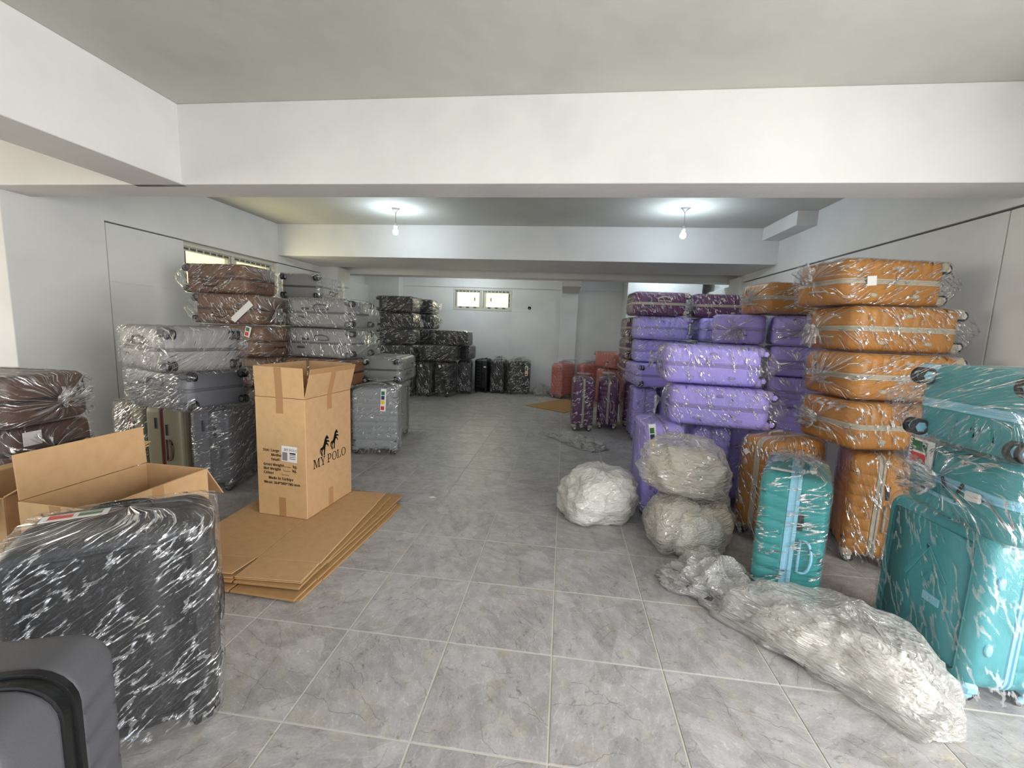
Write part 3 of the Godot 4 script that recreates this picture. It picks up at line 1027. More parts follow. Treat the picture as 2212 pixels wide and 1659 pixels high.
# a swing tag or sticker on a case, given in case coordinates: side "x-", "x+", "z+", "y+" ; flips through lie()
func sticker(o: Node3D, mode: String, size: Vector3, pos: Vector3, n: Vector3, up: Vector3, w: float, h: float, blocks := true, words := "") -> void:
	var lt = lie(mode, size.y, size.z, size.x)
	var x = up.cross(n).normalized()
	var xf = lt * Transform3D(Basis(x, up.normalized(), n.normalized()), pos)
	var p = part("label_tag", cbox(Vector3(w, h, 0.0012), 0.0004), mats.paper, o, xf)
	if blocks:
		var a = h / 5.0
		var rows = [["green", 0.3], ["navy", 0.1], ["yellow", -0.1], ["red", -0.36]] if h > 0.16 else [["green", 0.22], ["red", -0.22]]
		if words:
			ctext(p, "printed_text", words, w * 0.2, Vector3(-w * 0.4, -h * 0.45, 0.0008), Vector3.UP, Vector3.LEFT, false, false, 700)
			ctext(p, "printed_text", "2", h * 0.3, Vector3(w * 0.06, -h * 0.34, 0.0014), Vector3.RIGHT, Vector3.UP, false, true, 700, mats.white)
		for r in rows:
			part("printed_block", cbox(Vector3(w * 0.62, h * (0.17 if h > 0.16 else 0.36), 0.0008)), mats[r[0]], p, Transform3D(Basis(), Vector3(-w * 0.08, h * r[1], 0.0008)))

func left_goods() -> void:
	var g = "brown suitcases stacked flat under the left window"
	suitcase("brown", "F", Vector3(-3.44, 1.601, -4.07), 0, LARGE, 0, "brown suitcase topmost of the stack under the left window", g)
	var b = suitcase("brown", "F", Vector3(-3.27, 1.304, -3.98), 1, LARGE, 1, "brown suitcase second from top under the left window, long white tag on its side", g)
	sticker(b, "F", LARGE, Vector3(LARGE.x / 2 + 0.014, 0.57, -0.02), Vector3(1, 0, 0), Vector3(0, 0.75, 0.65), 0.06, 0.26, false)
	b = suitcase("brown", "F", Vector3(-3.12, 1.007, -3.88), -3, LARGE, 12, "brown suitcase third from top under the left window, small red and green label", g)
	sticker(b, "F", LARGE, Vector3(LARGE.x / 2 + 0.013, 0.58, 0.09), Vector3(1, 0, 0), Vector3(0, 0.3, 1), 0.06, 0.1)
	suitcase("brown", "F", Vector3(-3.16, 0.71, -3.93), -2, LARGE, 13, "brown suitcase lowest lying of the brown stack, behind the tall open carton", g)
	for k in 3:
		suitcase("brown", "S", Vector3(-3.545 + 0.3 * k, 0, -3.98), -90, UNDER, 10 + k, ["brown suitcase standing under the brown stack nearest the left wall", "brown suitcase standing in the middle under the brown stack", "brown suitcase standing under the right end of the brown stack"][k], "brown suitcases standing under the flat stack")
	g = "grey suitcases lying behind the brown stack"
	for k in 3:
		suitcase("grey", "F", Vector3(-3.0 - 0.02 * k, 1.601 - 0.297 * k, -4.8), 98 - k * 3, LARGE, k + 11, ["topmost grey suitcase right of the topmost brown one, casters towards the viewer", "grey suitcase under the top one of the stack between brown stack and light grey pair", "grey suitcase third from the top between the brown stack and the light grey pair"][k], g)
	for k in 2:
		suitcase("grey", "F", Vector3(-3.03, 0.71 - 0.0 * k, -4.8) if k == 0 else Vector3(-2.05, 0.71, -4.78), 92 if k == 0 else 97, LARGE, 10 + k, ["grey suitcase lowest in the stack hidden behind the brown stack", "grey suitcase with its casters out, lying right of the low brown case"][k], g)
	suitcase("grey", "S", Vector3(-3.0, 0, -4.8), -90, UNDER, 11, "grey suitcase standing under the hidden grey stack", "cases standing in the second row at the left")
	suitcase("grey", "S", Vector3(-2.02, 0, -4.8), -88, UNDER, 12, "grey suitcase standing behind the silver one, under the lying grey case", "cases standing in the second row at the left")
	g = "light grey suitcases lying beside the brown stack"
	suitcase("grey", "U", Vector3(-2.42, 1.304, -4.16), -3, LARGE, 31, "light grey suitcase on top of the pair right of the brown stack, dark label plate", g)
	suitcase("grey", "U", Vector3(-2.40, 1.007, -4.12), -2, LARGE, 33, "light grey suitcase lower of the pair right of the brown stack, casters to the right", g)
	suitcase("brown", "U", Vector3(-2.44, 0.71, -4.08), 0, LARGE, 12, "brown suitcase lying under the light grey pair, behind the tall carton's right flap", "brown suitcases stacked flat under the left window")
	suitcase("brown", "S", Vector3(-2.36, 0, -4.2), -90, UNDER, 11, "brown suitcase standing just left of the silver one", "brown suitcases standing under the flat stack")
	suitcase("brown", "S", Vector3(-2.655, 0, -4.2), -90, UNDER, 13, "brown suitcase standing behind the tall open carton", "brown suitcases standing under the flat stack")
	var s = suitcase("silver", "S", Vector3(-1.93, 0, -4.2), 12, LARGE, 1, "silver grey suitcase standing alone right of the tall open carton, striped hang tag", "")
	sticker(s, "S", LARGE, Vector3(0.09, 0.585, LARGE.z / 2 + 0.008), Vector3(0, 0, 1), Vector3(0.04, 1, 0), 0.055, 0.235)
	# the grey pair at the left wall and what stands below
	g = "grey suitcases lying at the left wall"
	suitcase("grey", "U", Vector3(-2.62, 1.005, -2.6), -24, LARGE, 0, "grey suitcase on top of the pair at the left wall, casters to the right", g)
	suitcase("slate", "U", Vector3(-2.78, 0.71, -2.8), -14, LARGE, 12, "dark grey suitcase under the top grey one at the left wall", g)
	suitcase("olive", "S", Vector3(-3.4, 0, -3.1), -84, UNDER, 11, "greenish grey suitcase with brown strap, standing nearest the left wall", "greenish grey suitcases with brown straps")
	suitcase("olive", "S", Vector3(-3.07, 0, -3.06), -84, UNDER, -1, "greenish grey suitcase with brown strap and handle, between its twin and the dark grey one", "greenish grey suitcases with brown straps")
	suitcase("slate", "S", Vector3(-2.72, 0, -3.08), -76, UNDER, 13, "dark grey suitcase standing behind the open carton, loop handle towards the viewer", "")
	# brown stack in the bay at far left
	g = "brown suitcases lying at the far left edge"
	b = suitcase("umber_case", "F", Vector3(-3.3, 0.71, -2.06), 4, LARGE, 2, "wrapped dark brown suitcase on top of the left edge pile, red and green label", g)
	sticker(b, "F", LARGE, Vector3(LARGE.x / 2 + 0.015, 0.46, 0.055), Vector3(1, 0, 0), Vector3(0, 0.1, 1), 0.1, 0.13, true, "PP LUGGAGE")
	b = suitcase("umber_case", "F", Vector3(-3.34, 0.41, -2.1), 2, LARGE, 1, "wrapped dark brown suitcase in the middle of the left edge pile, white label", g)
	sticker(b, "F", LARGE, Vector3(0.12, LEG + 0.66 + 0.02, 0.08), Vector3(0, 1, 0), Vector3(0, 0, 1), 0.09, 0.08, false)
	suitcase("umber_case", "F", Vector3(-3.32, 0.11, -2.08), 3, LARGE, 10, "wrapped dark brown suitcase lowest of the pile at the left edge", g)
	# foreground
	b = suitcase("coal_near", "S", Vector3(-1.357, 0, -1.097), 40, Vector3(0.48, 0.68, 0.29), 11, "black suitcase in torn clear film standing in the near left foreground, red label on top", "")
	sticker(b, "S", LARGE, Vector3(-0.1, LEG + 0.68 + 0.012, -0.02), Vector3(0, 1, 0), Vector3(1, 0, 0), 0.05, 0.15)
	suitcase("dusk", "S", Vector3(-1.08, 0, -0.5), 200, Vector3(0.48, 0.66, 0.29), -1, "bare dark grey suitcase with ribbed shell at the bottom left corner, nearest the viewer", "")

func right_goods() -> void:
	var g = "orange suitcases lying in the tall right stack"
	var o = suitcase("orange", "F", Vector3(2.03, 1.601, -3.22), 189, LARGE, 0, "orange suitcase topmost of the tall right stack, small white tag on its side", g)
	sticker(o, "F", LARGE, Vector3(-LARGE.x / 2 - 0.013, 0.56, 0.0), Vector3(-1, 0, 0), Vector3(0, 0.1, 1), 0.06, 0.06, false)
	suitcase("orange", "F", Vector3(2.12, 1.304, -3.18), 184, LARGE, 1, "orange suitcase second from the top of the tall right stack", g)
	suitcase("orange", "F", Vector3(2.06, 1.007, -3.05), 187, LARGE, 2, "orange suitcase third from the top of the tall right stack", g)
	suitcase("orange", "F", Vector3(2.03, 0.71, -2.98), 190, LARGE, 3, "orange suitcase lowest lying in the tall right stack, behind the teal ones", g)
	o = suitcase("orange", "S", Vector3(1.52, 0, -2.99), 28, LARGE, 10, "orange suitcase standing behind the upright aqua one, white diamond sticker", "orange suitcases standing at the right")
	sticker(o, "S", LARGE, Vector3(-LARGE.x / 2 - 0.015, 0.6, -0.075), Vector3(-1, 0, 0), Vector3(0, 1, 1), 0.036, 0.036, false)
	suitcase("orange", "S", Vector3(1.99, 0, -2.86), -112, UNDER, 12, "orange suitcase standing in the gap between aqua and teal ones", "orange suitcases standing at the right")
	suitcase("orange", "F", Vector3(2.14, 1.601, -4.5), 190, LARGE, 2, "orange suitcase lying on the lilac cases, left of the tall orange stack", g)
	# teal
	g = "teal suitcases at the right edge"
	suitcase("teal", "F", Vector3(1.72, 1.001, -1.6), 2, LARGE, 1, "teal suitcase on top at the right edge, pale blue casters towards the viewer", g)
	var t = suitcase("teal", "F", Vector3(1.78, 0.71, -1.68), 178, LARGE, 3, "teal suitcase lying second at the right edge, knotted bag and luggage label", g)
	sticker(t, "F", LARGE, Vector3(0.14, LEG + 0.66 + 0.008, 0.075), Vector3(0, 1, 0), Vector3(0, 0, 1), 0.12, 0.11, true, "PP LUGGAGE")
	var tl = lie("F", LARGE.y, LARGE.z, LARGE.x)
	for k in 2:
		part("zip_puller", cbox(Vector3(0.012, 0.006, 0.045), 0.002), mats.lock, t, tl * Transform3D(Basis(Vector3.UP, 0.5 - k * 0.9), Vector3(0.02 - 0.07 * k, LEG + 0.66 + 0.006, -0.005)))
	part("lock_tag", cbox(Vector3(0.06, 0.012, 0.034), 0.005), mats.white, t, tl * Transform3D(Basis(Vector3.UP, 0.1), Vector3(-0.105, LEG + 0.66 + 0.008, -0.015)))
	suitcase("teal", "S", Vector3(1.70, 0, -1.87), 92, UNDER, 22, "large teal suitcase standing under the lying teal ones, embossed chevron", g)
	t = suitcase("aqua", "S", Vector3(1.24, 0, -2.28), -118, LARGE, 3, "bright aqua suitcase standing upright beside the loose film, pale blue band and handle", "")
	sticker(t, "S", LARGE, Vector3(LARGE.x / 2 - 0.06, LEG + 0.66 + 0.01, 0.06), Vector3(0, 1, 0), Vector3(-1, 0, 0), 0.1, 0.035, false)
	# lilac
	g = "lilac suitcases in the near right group"
	suitcase("lilac", "F", Vector3(1.12, 1.007, -3.45), 172, LARGE, 3, "lilac suitcase on top of the near lilac pair", g)
	suitcase("lilac", "F", Vector3(1.17, 0.71, -3.36), 170, LARGE, 1, "lilac suitcase lower of the near lilac pair, on the standing ones", g)
	var l = suitcase("lilac", "S", Vector3(0.76, 0, -3.32), 92, LARGE, 12, "lilac suitcase standing leftmost behind the film bags, long label strip", g)
	sticker(l, "S", LARGE, Vector3(-LARGE.x / 2 - 0.012, 0.6, -0.09), Vector3(-1, 0, 0), Vector3(0, 1, -0.15), 0.05, 0.24)
	suitcase("lilac", "S", Vector3(1.17, 0, -3.5), 84, UNDER, 10, "lilac suitcase standing second behind the film bags", g)
	suitcase("lilac", "S", Vector3(1.52, 0, -3.68), 84, UNDER, 11, "lilac suitcase standing third, mostly behind the orange one", g)
	g = "lilac suitcases in the far right group"
	suitcase("lilac", "F", Vector3(1.23, 1.304, -5.75), 178, LARGE, 11, "lilac suitcase directly under the left plum one", g)
	suitcase("lilac", "F", Vector3(1.25, 1.007, -5.8), 176, LARGE, 10, "lilac suitcase second under the left plum one", g)
	suitcase("lilac", "F", Vector3(1.12, 0.71, -5.66), 95, LARGE, 12, "lilac suitcase third under the left plum one, casters towards the viewer", g)
	suitcase("lilac", "S", Vector3(1.05, 0, -5.6), 90, UNDER, 13, "lilac suitcase standing under the far lilac column, next to the plum pair", g)
	suitcase("lilac", "S", Vector3(1.4, 0, -5.6), 90, UNDER, 11, "lilac suitcase standing second under the far lilac column", g)
	suitcase("lilac", "F", Vector3(2.0, 1.304, -5.75), 182, LARGE, 12, "lilac suitcase directly under the right plum one", g)
	suitcase("lilac", "F", Vector3(2.0, 1.007, -5.75), 180, LARGE, 13, "lilac suitcase second under the right plum one", g)
	suitcase("lilac", "F", Vector3(2.0, 0.71, -5.75), 180, LARGE, 13, "lilac suitcase third under the right plum one", g)
	suitcase("lilac", "S", Vector3(1.9, 0, -5.7), 90, UNDER, 13, "lilac suitcase standing under the right plum column", g)
	g = "lilac suitcases between lilac pair and orange stack"
	for k in 2:
		suitcase("lilac", "F", Vector3(1.84 + 0.495 * k, 1.304, -4.8 + 0.18 * k), -110, LARGE, 1 + 2 * k, ["lilac suitcase with rounded end out, left of the pair under the small orange one", "lilac suitcase with knotted bag beside the second orange one"][k], g)
		suitcase("lilac", "F", Vector3(1.84 + 0.495 * k, 1.007, -4.8 + 0.18 * k), -109, LARGE, 12 + k, ["lilac suitcase with rounded end out, second down behind the near lilac pair", "lilac suitcase with rounded end out beside the third orange one"][k], g)
		suitcase("lilac", "F", Vector3(1.85 + 0.495 * k, 0.71, -4.79 + 0.18 * k), -110, LARGE, 11 + k, ["lilac suitcase with rounded end out, third down behind the near lilac pair", "lilac suitcase with rounded end out beside the lowest orange one"][k], g)
		suitcase("lilac", "S", Vector3(1.86 + 0.48 * k, 0, -4.8 + 0.1 * k), -20, UNDER, 10 + k, ["lilac suitcase standing under the end-on lilac column", "lilac suitcase standing under the end-on column by the right wall"][k], g)
	# plum
	g = "plum suitcases lying on the far lilac column"
	suitcase("plum", "U", Vector3(1.15, 1.601, -5.72), 4, LARGE, 31, "left of two plum suitcases topping the far right stack, handle towards the viewer", g)
	suitcase("plum", "F", Vector3(1.93, 1.601, -5.8), 178, LARGE, 13, "plum suitcase on top of the far right stack, right of the two", g)
	suitcase("plum", "F", Vector3(1.1, 1.304, -6.44), 90, LARGE, 12, "plum suitcase lying behind the far lilac column, upper one", g)
	suitcase("plum", "F", Vector3(1.1, 1.007, -6.44), 91, LARGE, 10, "plum suitcase lying behind the far lilac column, lower one", g)
	suitcase("plum", "F", Vector3(1.1, 0.71, -6.44), 90, LARGE, 10, "plum suitcase lying lowest behind the far lilac column", g)
	suitcase("plum", "S", Vector3(1.06, 0, -6.45), 90, UNDER, 13, "plum suitcase standing third in the plum row", "plum suitcases standing in a row")
	var p = suitcase("plum", "S", Vector3(0.3, 0, -5.98), 92, LARGE, 3, "plum suitcase standing leftmost in the plum row, pale zip band and white casters", "plum suitcases standing in a row")
	p = suitcase("plum", "S", Vector3(0.68, 0, -6.2), -94, LARGE, 2, "plum suitcase standing second in the plum row, loop handle towards the viewer", "plum suitcases standing in a row")

func back_goods() -> void:
	var g = "black suitcases in the far left stack"
	var names = ["topmost", "second from the top", "third from the top", "fourth from the top"]
	for k in 4:
		suitcase("black", "F", Vector3(-3.12 + 0.02 * (k % 2), 1.601 - 0.297 * k, -7.76), k * 1.5 - 2, LARGE, k if k < 2 else k + 10, "black suitcase %s in the tall left column of the black stack" % names[k], g)
	for k in 4:
		suitcase("black", "F", Vector3(-2.98 + 0.03 * k, 1.601 - 0.297 * k, -8.48), 2 - k, LARGE, k + 2 if k < 2 else k + 12, "black suitcase %s in the rear column of the black stack" % names[k], g)
	suitcase("black", "F", Vector3(-2.17, 1.007, -8.22), -2, LARGE, 11, "black suitcase upper of the two at the right of the black stack, small white tag", g)
	suitcase("black", "F", Vector3(-2.36, 0.71, -7.96), 1, LARGE, 10, "black suitcase lower of the two at the right of the black stack", g)
	suitcase("black", "F", Vector3(-2.1, 0.71, -8.57), 90, LARGE, 13, "black suitcase end-on at the right rear of the black stack", g)
	suitcase("black", "S", Vector3(-2.02, 0, -8.6), -80, UNDER, 12, "black suitcase standing at the right rear under the black stack", "black suitcases standing under the black stack")
	for k in 4:
		var o = suitcase("black", "S", Vector3(-3.34 + 0.355 * k, 0, -7.93 - 0.05 * k), -100, UNDER, 10 + k, ["black suitcase standing leftmost under the black stack", "black suitcase standing second from the left under the black stack", "black suitcase standing third from the left under the black stack", "black suitcase standing rightmost in front under the black stack"][k], "black suitcases standing under the black stack")
		if k > 1: sticker(o, "S", UNDER, Vector3(UNDER.x / 2 + 0.013, 0.6, 0.03), Vector3(1, 0, 0), Vector3(0, 1, 0.3), 0.045, 0.05, false)
	suitcase("black", "S", Vector3(-3.1, 0, -8.52), -90, UNDER, 11, "black suitcase standing hidden under the rear black column", "black suitcases standing under the black stack")
	g = "black suitcases standing at the far wall"
	var w = suitcase("black", "S", Vector3(-1.70, 0, -8.95), -92, LARGE, -1, "bare black suitcase leftmost of three at the far wall", g)
	sticker(w, "S", LARGE, Vector3(LARGE.x / 2 + 0.004, 0.55, -0.08), Vector3(1, 0, 0), Vector3(0, 1, 0), 0.05, 0.03, false)
	suitcase("black", "S", Vector3(-1.36, 0, -8.93), -90, LARGE, 2, "wrapped black suitcase in the middle of three at the far wall", g)
	w = suitcase("black_trim", "S", Vector3(-0.93, 0, -8.9), 18, LARGE, 1, "black suitcase with beige band, rightmost of three at the far wall", g)
	sticker(w, "S", LARGE, Vector3(0.14, 0.5, LARGE.z / 2 + 0.006), Vector3(0, 0, 1), Vector3(0, 1, 0), 0.06, 0.2)
	g = "pink suitcases at the far wall"
	suitcase("pink", "S", Vector3(0.02, 0, -8.72), 55, LARGE, 0, "pink suitcase leftmost of the pink group at the far wall", g)
	suitcase("pink", "S", Vector3(0.56, 0, -8.75), 20, LARGE, 1, "pink suitcase second of the pink group, behind the plum row", g)
	suitcase("pink", "S", Vector3(0.93, 0, -8.3), 20, UNDER, 12, "pink suitcase standing third of the pink group, below the lying one", g)
	suitcase("pink", "F", Vector3(0.98, 0.71, -8.3), -60, LARGE, 3, "pink suitcase lying highest in the pink group, rounded end out", g)

# ------------------------------------------------------------------ cardboard
func ctext(parent: Node, called: String, txt: String, size: float, pos: Vector3, right: Vector3, up: Vector3, serif := false, centre := true, bold := 500, mat: Material = null) -> void:
	var t = TextMesh.new()
	var f = SystemFont.new()
	f.font_names = PackedStringArray(["Droid Serif"] if serif else ["Droid Sans"])
	f.font_weight = bold
	t.font = f
	t.text = txt
	t.font_size = 32
	t.pixel_size = size / 32.0
	t.depth = 0.0004
	t.curve_step = 2.0
	t.horizontal_alignment = HORIZONTAL_ALIGNMENT_CENTER if centre else HORIZONTAL_ALIGNMENT_LEFT
	var p = part(called, t, mat if mat else mats.ink, parent)
	p.transform = Transform3D(Basis(right.normalized(), up.normalized(), right.cross(up).normalized()), pos)

func poly(pts: PackedVector2Array, th: float) -> ArrayMesh:
	var st = begin()
	st.set_smooth_group(-1)
	var idx = Geometry2D.triangulate_polygon(pts)
	for i in range(0, idx.size(), 3):
		for s in [1.0, -1.0]:
			var v = []
			for k in 3: v.append(Vector3(pts[idx[i + k]].x, pts[idx[i + k]].y, s * th / 2))
			tri(st, v[0], v[1], v[2], Vector3(0, 0, s))
	for k in pts.size():
		var a = pts[k]
		var b = pts[(k + 1) % pts.size()]
		quad(st, Vector3(a.x, a.y, th / 2), Vector3(b.x, b.y, th / 2), Vector3(b.x, b.y, -th / 2), Vector3(a.x, a.y, -th / 2), Vector3(b.y - a.y, a.x - b.x, 0) * (1.0 if not Geometry2D.is_polygon_clockwise(pts) else -1.0))
	return done(st)

# an open carton: walls, base and four flaps; angles in degrees from straight up, outwards positive
func carton(at: Vector3, turn: float, W: float, D: float, H: float, fl: float, angles: Array, label: String, group: String) -> Node3D:
	var o = thing("carton", label, "carton", at, turn, group)
	var t = 0.006
	part("base_panel", cbox(Vector3(W - 0.002, t, D - 0.002), 0.001), mats.card_dark, o, Transform3D(Basis(), Vector3(0, t / 2 + 0.001, 0)))
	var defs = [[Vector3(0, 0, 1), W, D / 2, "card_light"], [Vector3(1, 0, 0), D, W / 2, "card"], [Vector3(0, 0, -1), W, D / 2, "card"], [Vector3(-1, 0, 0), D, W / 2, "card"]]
	for k in 4:
		var d = defs[k]
		var n: Vector3 = d[0]
		var x = Vector3.UP.cross(n)
		var b = Basis(x, Vector3.UP, n)
		var wide: float = d[1] - (0.0 if k % 2 == 0 else 2 * t)
		var p = part("side_panel", cbox(Vector3(wide, H, t), 0.0015), mats[d[3]], o, Transform3D(b, Vector3(0, H / 2, 0) + n * (d[2] - t / 2)))
		var ang: float = deg_to_rad(angles[k])
		var fb = b * Basis(Vector3.RIGHT, ang)
		var hinge = Vector3(0, H, 0) + n * (d[2] - t / 2)
		var st = begin()
		add_box(st, Vector3(-d[1] / 2 + 0.003, 0.003, -t / 2), Vector3(d[1] / 2 - 0.003, fl, t / 2), 0.0015)
		var f = part("flap", done(st), mats[d[3]], o, Transform3D(fb, hinge))
		# packing tape down the middle and along the free edge
		part("tape_strip", box(Vector3(-0.026, 0.0, t / 2), Vector3(0.026, fl - 0.002, t / 2 + 0.0005)), mats.tape, f)
		if k % 2: part("tape_strip", box(Vector3(-d[1] / 2 + 0.004, fl - 0.034, t / 2), Vector3(d[1] / 2 - 0.004, fl - 0.001, t / 2 + 0.0006)), mats.tape, f)
		part("tape_strip", box(Vector3(-0.026, H / 2 - 0.1, t / 2), Vector3(0.026, H / 2 - 0.001, t / 2 + 0.0005)), mats.tape, p)
		part("tape_strip", box(Vector3(-0.026, -H / 2 + 0.001, t / 2), Vector3(0.026, -H / 2 + 0.13, t / 2 + 0.0005)), mats.tape, p)
	return o

func cartons() -> void:
	# the tall one, standing on flattened cartons
	var H = 0.795
	var o = carton(Vector3(-1.768, 0.068, -2.705), -4.5, 0.365, 0.505, H, 0.2, [3.0, 14.0, 10.0, 2.0], "tall open carton standing on flattened ones, printed with two horses and a shipping label", "open cartons")
	var z = 0.2535
	var rows = [["Size:", -0.135, 0.445, 0.024], ["Large", -0.075, 0.445, 0.024], ["Medium", -0.075, 0.415, 0.024], ["Small", -0.075, 0.385, 0.024], ["Gross Weight:.......  kg.", -0.135, 0.348, 0.024], ["Net Weight   :.......  kg.", -0.135, 0.32, 0.024], ["Colour          :.......", -0.135, 0.292, 0.024], ["Made in Türkiye", -0.1, 0.258, 0.024], ["Meas: 364*500*780 mm", -0.135, 0.226, 0.024]]
	for r in rows:
		ctext(o, "printed_text", r[0], r[3], Vector3(r[1], r[2], z), Vector3.RIGHT, Vector3.UP, false, false, 600)
	var lab = part("shipping_label", cbox(Vector3(0.115, 0.105, 0.0008), 0.0003), mats.paper, o, Transform3D(Basis(Vector3.BACK, -0.03), Vector3(0.062, 0.43, z + 0.0005)))
	ctext(lab, "printed_text", "MY POLO", 0.021, Vector3(0.01, 0.027, 0.0006), Vector3.RIGHT, Vector3.UP, true)
	part("printed_picture", cbox(Vector3(0.038, 0.055, 0.0006), 0.0002), mats.s_grey, lab, Transform3D(Basis(), Vector3(-0.032, -0.018, 0.0005)))
	for k in 4:
		part("printed_line", cbox(Vector3(0.044, 0.0045 if k else 0.009, 0.0005)), mats.ink if k == 0 else mats.s_steel, lab, Transform3D(Basis(), Vector3(0.025, 0.006 - 0.012 * k, 0.0005)))
	var x = 0.1835
	ctext(o, "printed_text", "MY POLO", 0.082, Vector3(x, 0.345, 0.0), Vector3(0, 0, -1), Vector3.UP, true)
	for s in [1.0, -1.0]:
		var pts = PackedVector2Array()
		for q in [[4, 0], [7, 0], [6.5, 2], [5.5, 5], [7, 8], [9, 10], [10, 7], [9.5, 3], [9, 0], [12, 0], [12, 2], [12.5, 6], [13, 9.5], [13.5, 12], [15, 15], [17, 14.5], [19, 12.5], [20, 10.5], [21, 11], [20.3, 14], [18.5, 16.5], [16.5, 17.5], [18, 18.5], [20.5, 18], [22.5, 16.8], [23.2, 17.8], [21.5, 20], [18.5, 21], [16.5, 21.5], [16.5, 23.5], [18.5, 23], [20.5, 22.5], [21.5, 23.5], [20.5, 25.5], [18.5, 27.5], [17.5, 29.5], [16.6, 28], [14.5, 27], [12.5, 24.5], [11, 21], [9.5, 17], [7.5, 14], [5.5, 12.5], [3.5, 13], [1.5, 11.5], [0.5, 8], [1, 4.5], [2.2, 3.5], [2, 7], [3, 9.5], [4.5, 10], [4, 7.5], [3, 4.5]]:
			pts.append(Vector2((q[0] - 12.0) * (1.0 if s > 0 else 0.92), q[1]) * 0.0046)
		part("printed_horse", poly(pts, 0.0005), mats.ink, o, Transform3D(Basis(Vector3(0, 0, -1), Vector3(0, 1, 0), Vector3(1, 0, 0)), Vector3(x, 0.383 if s > 0 else 0.4, 0.06 if s > 0 else -0.05)))
	# open cartons behind the black case
	carton(Vector3(-1.885, 0, -1.555), -1.5, 0.345, 0.5, 0.62, 0.185, [-168.0, -118.0, 150.0, 3.0], "open carton behind the film-wrapped black case, one tall flap standing up", "open cartons")
	carton(Vector3(-2.52, 0, -1.66), 4.0, 0.4, 0.52, 0.57, 0.19, [118.0, 60.0, 72.0, 100.0], "open carton at the left edge with its flaps folded out", "open cartons")
	# flattened cartons under the tall one
	var g = "flattened cartons under the tall carton"
	var list = [[0.0, -1.6, -2.36, -3.0, 0], [0.0135, -1.625, -2.33, -2.0, 1], [0.027, -1.64, -2.47, -3.2, 0], [0.0405, -1.665, -2.36, 1.0, 1], [0.0545, -1.695, -2.37, 3.4, 2]]
	var says = ["flattened carton lowest of the pile under the tall carton", "flattened carton second from below in the pile", "flattened carton third from below in the pile, end sticking out at the back", "flattened carton just below the top one of the pile", "flattened carton topmost of the pile, creased panel and slotted flaps in view"]
	for k in list.size():
		var q = list[k]
		flat_carton(Vector3(q[1], q[0], q[2]), q[3], says[k], g, k)
	flat_carton(Vector3(0.05, 0.0, -7.7), -35, "brown flattened carton lying on the floor behind the plum row", "", 0)

# two layers of board: two panels side by side, four end flaps with slots between
func flat_carton(at: Vector3, turn: float, label: String, group: String, v: int) -> void:
	var o = thing("flattened_carton", label, "cardboard", at, turn, group)
	var wa = 0.5
	var wb = 0.36
	var L = 0.8
	var fl = 0.18
	var m = mats.card_dark if v < 4 else mats.card
	for lay in 2:
		var y = 0.0055 * lay
		for s in 2:
			var w = wa if s == 0 else wb
			var x0 = -(wa + wb) / 2 if s == 0 else -(wa + wb) / 2 + wa
			var st = begin()
			add_box(st, Vector3(x0 + 0.0015, y, -L / 2), Vector3(x0 + w - 0.0015, y + 0.0052, L / 2), 0.0015)
			part("panel", done(st), m, o)
			for e in [-1.0, 1.0]:
				st = begin()
				var lift = 0.0
				if lay == 1 and e > 0 and v == 4: lift = 0.10 if s == 0 else 0.015
				var xf = Transform3D(Basis(Vector3.RIGHT, -lift * e), Vector3(0, y, e * (L / 2 + 0.002)))
				add_box(st, Vector3(x0 + 0.006, 0, 0.0 if e > 0 else -fl), Vector3(x0 + w - 0.006, 0.0052, fl if e > 0 else 0.0), 0.0015, xf)
				part("flap", done(st), m, o)

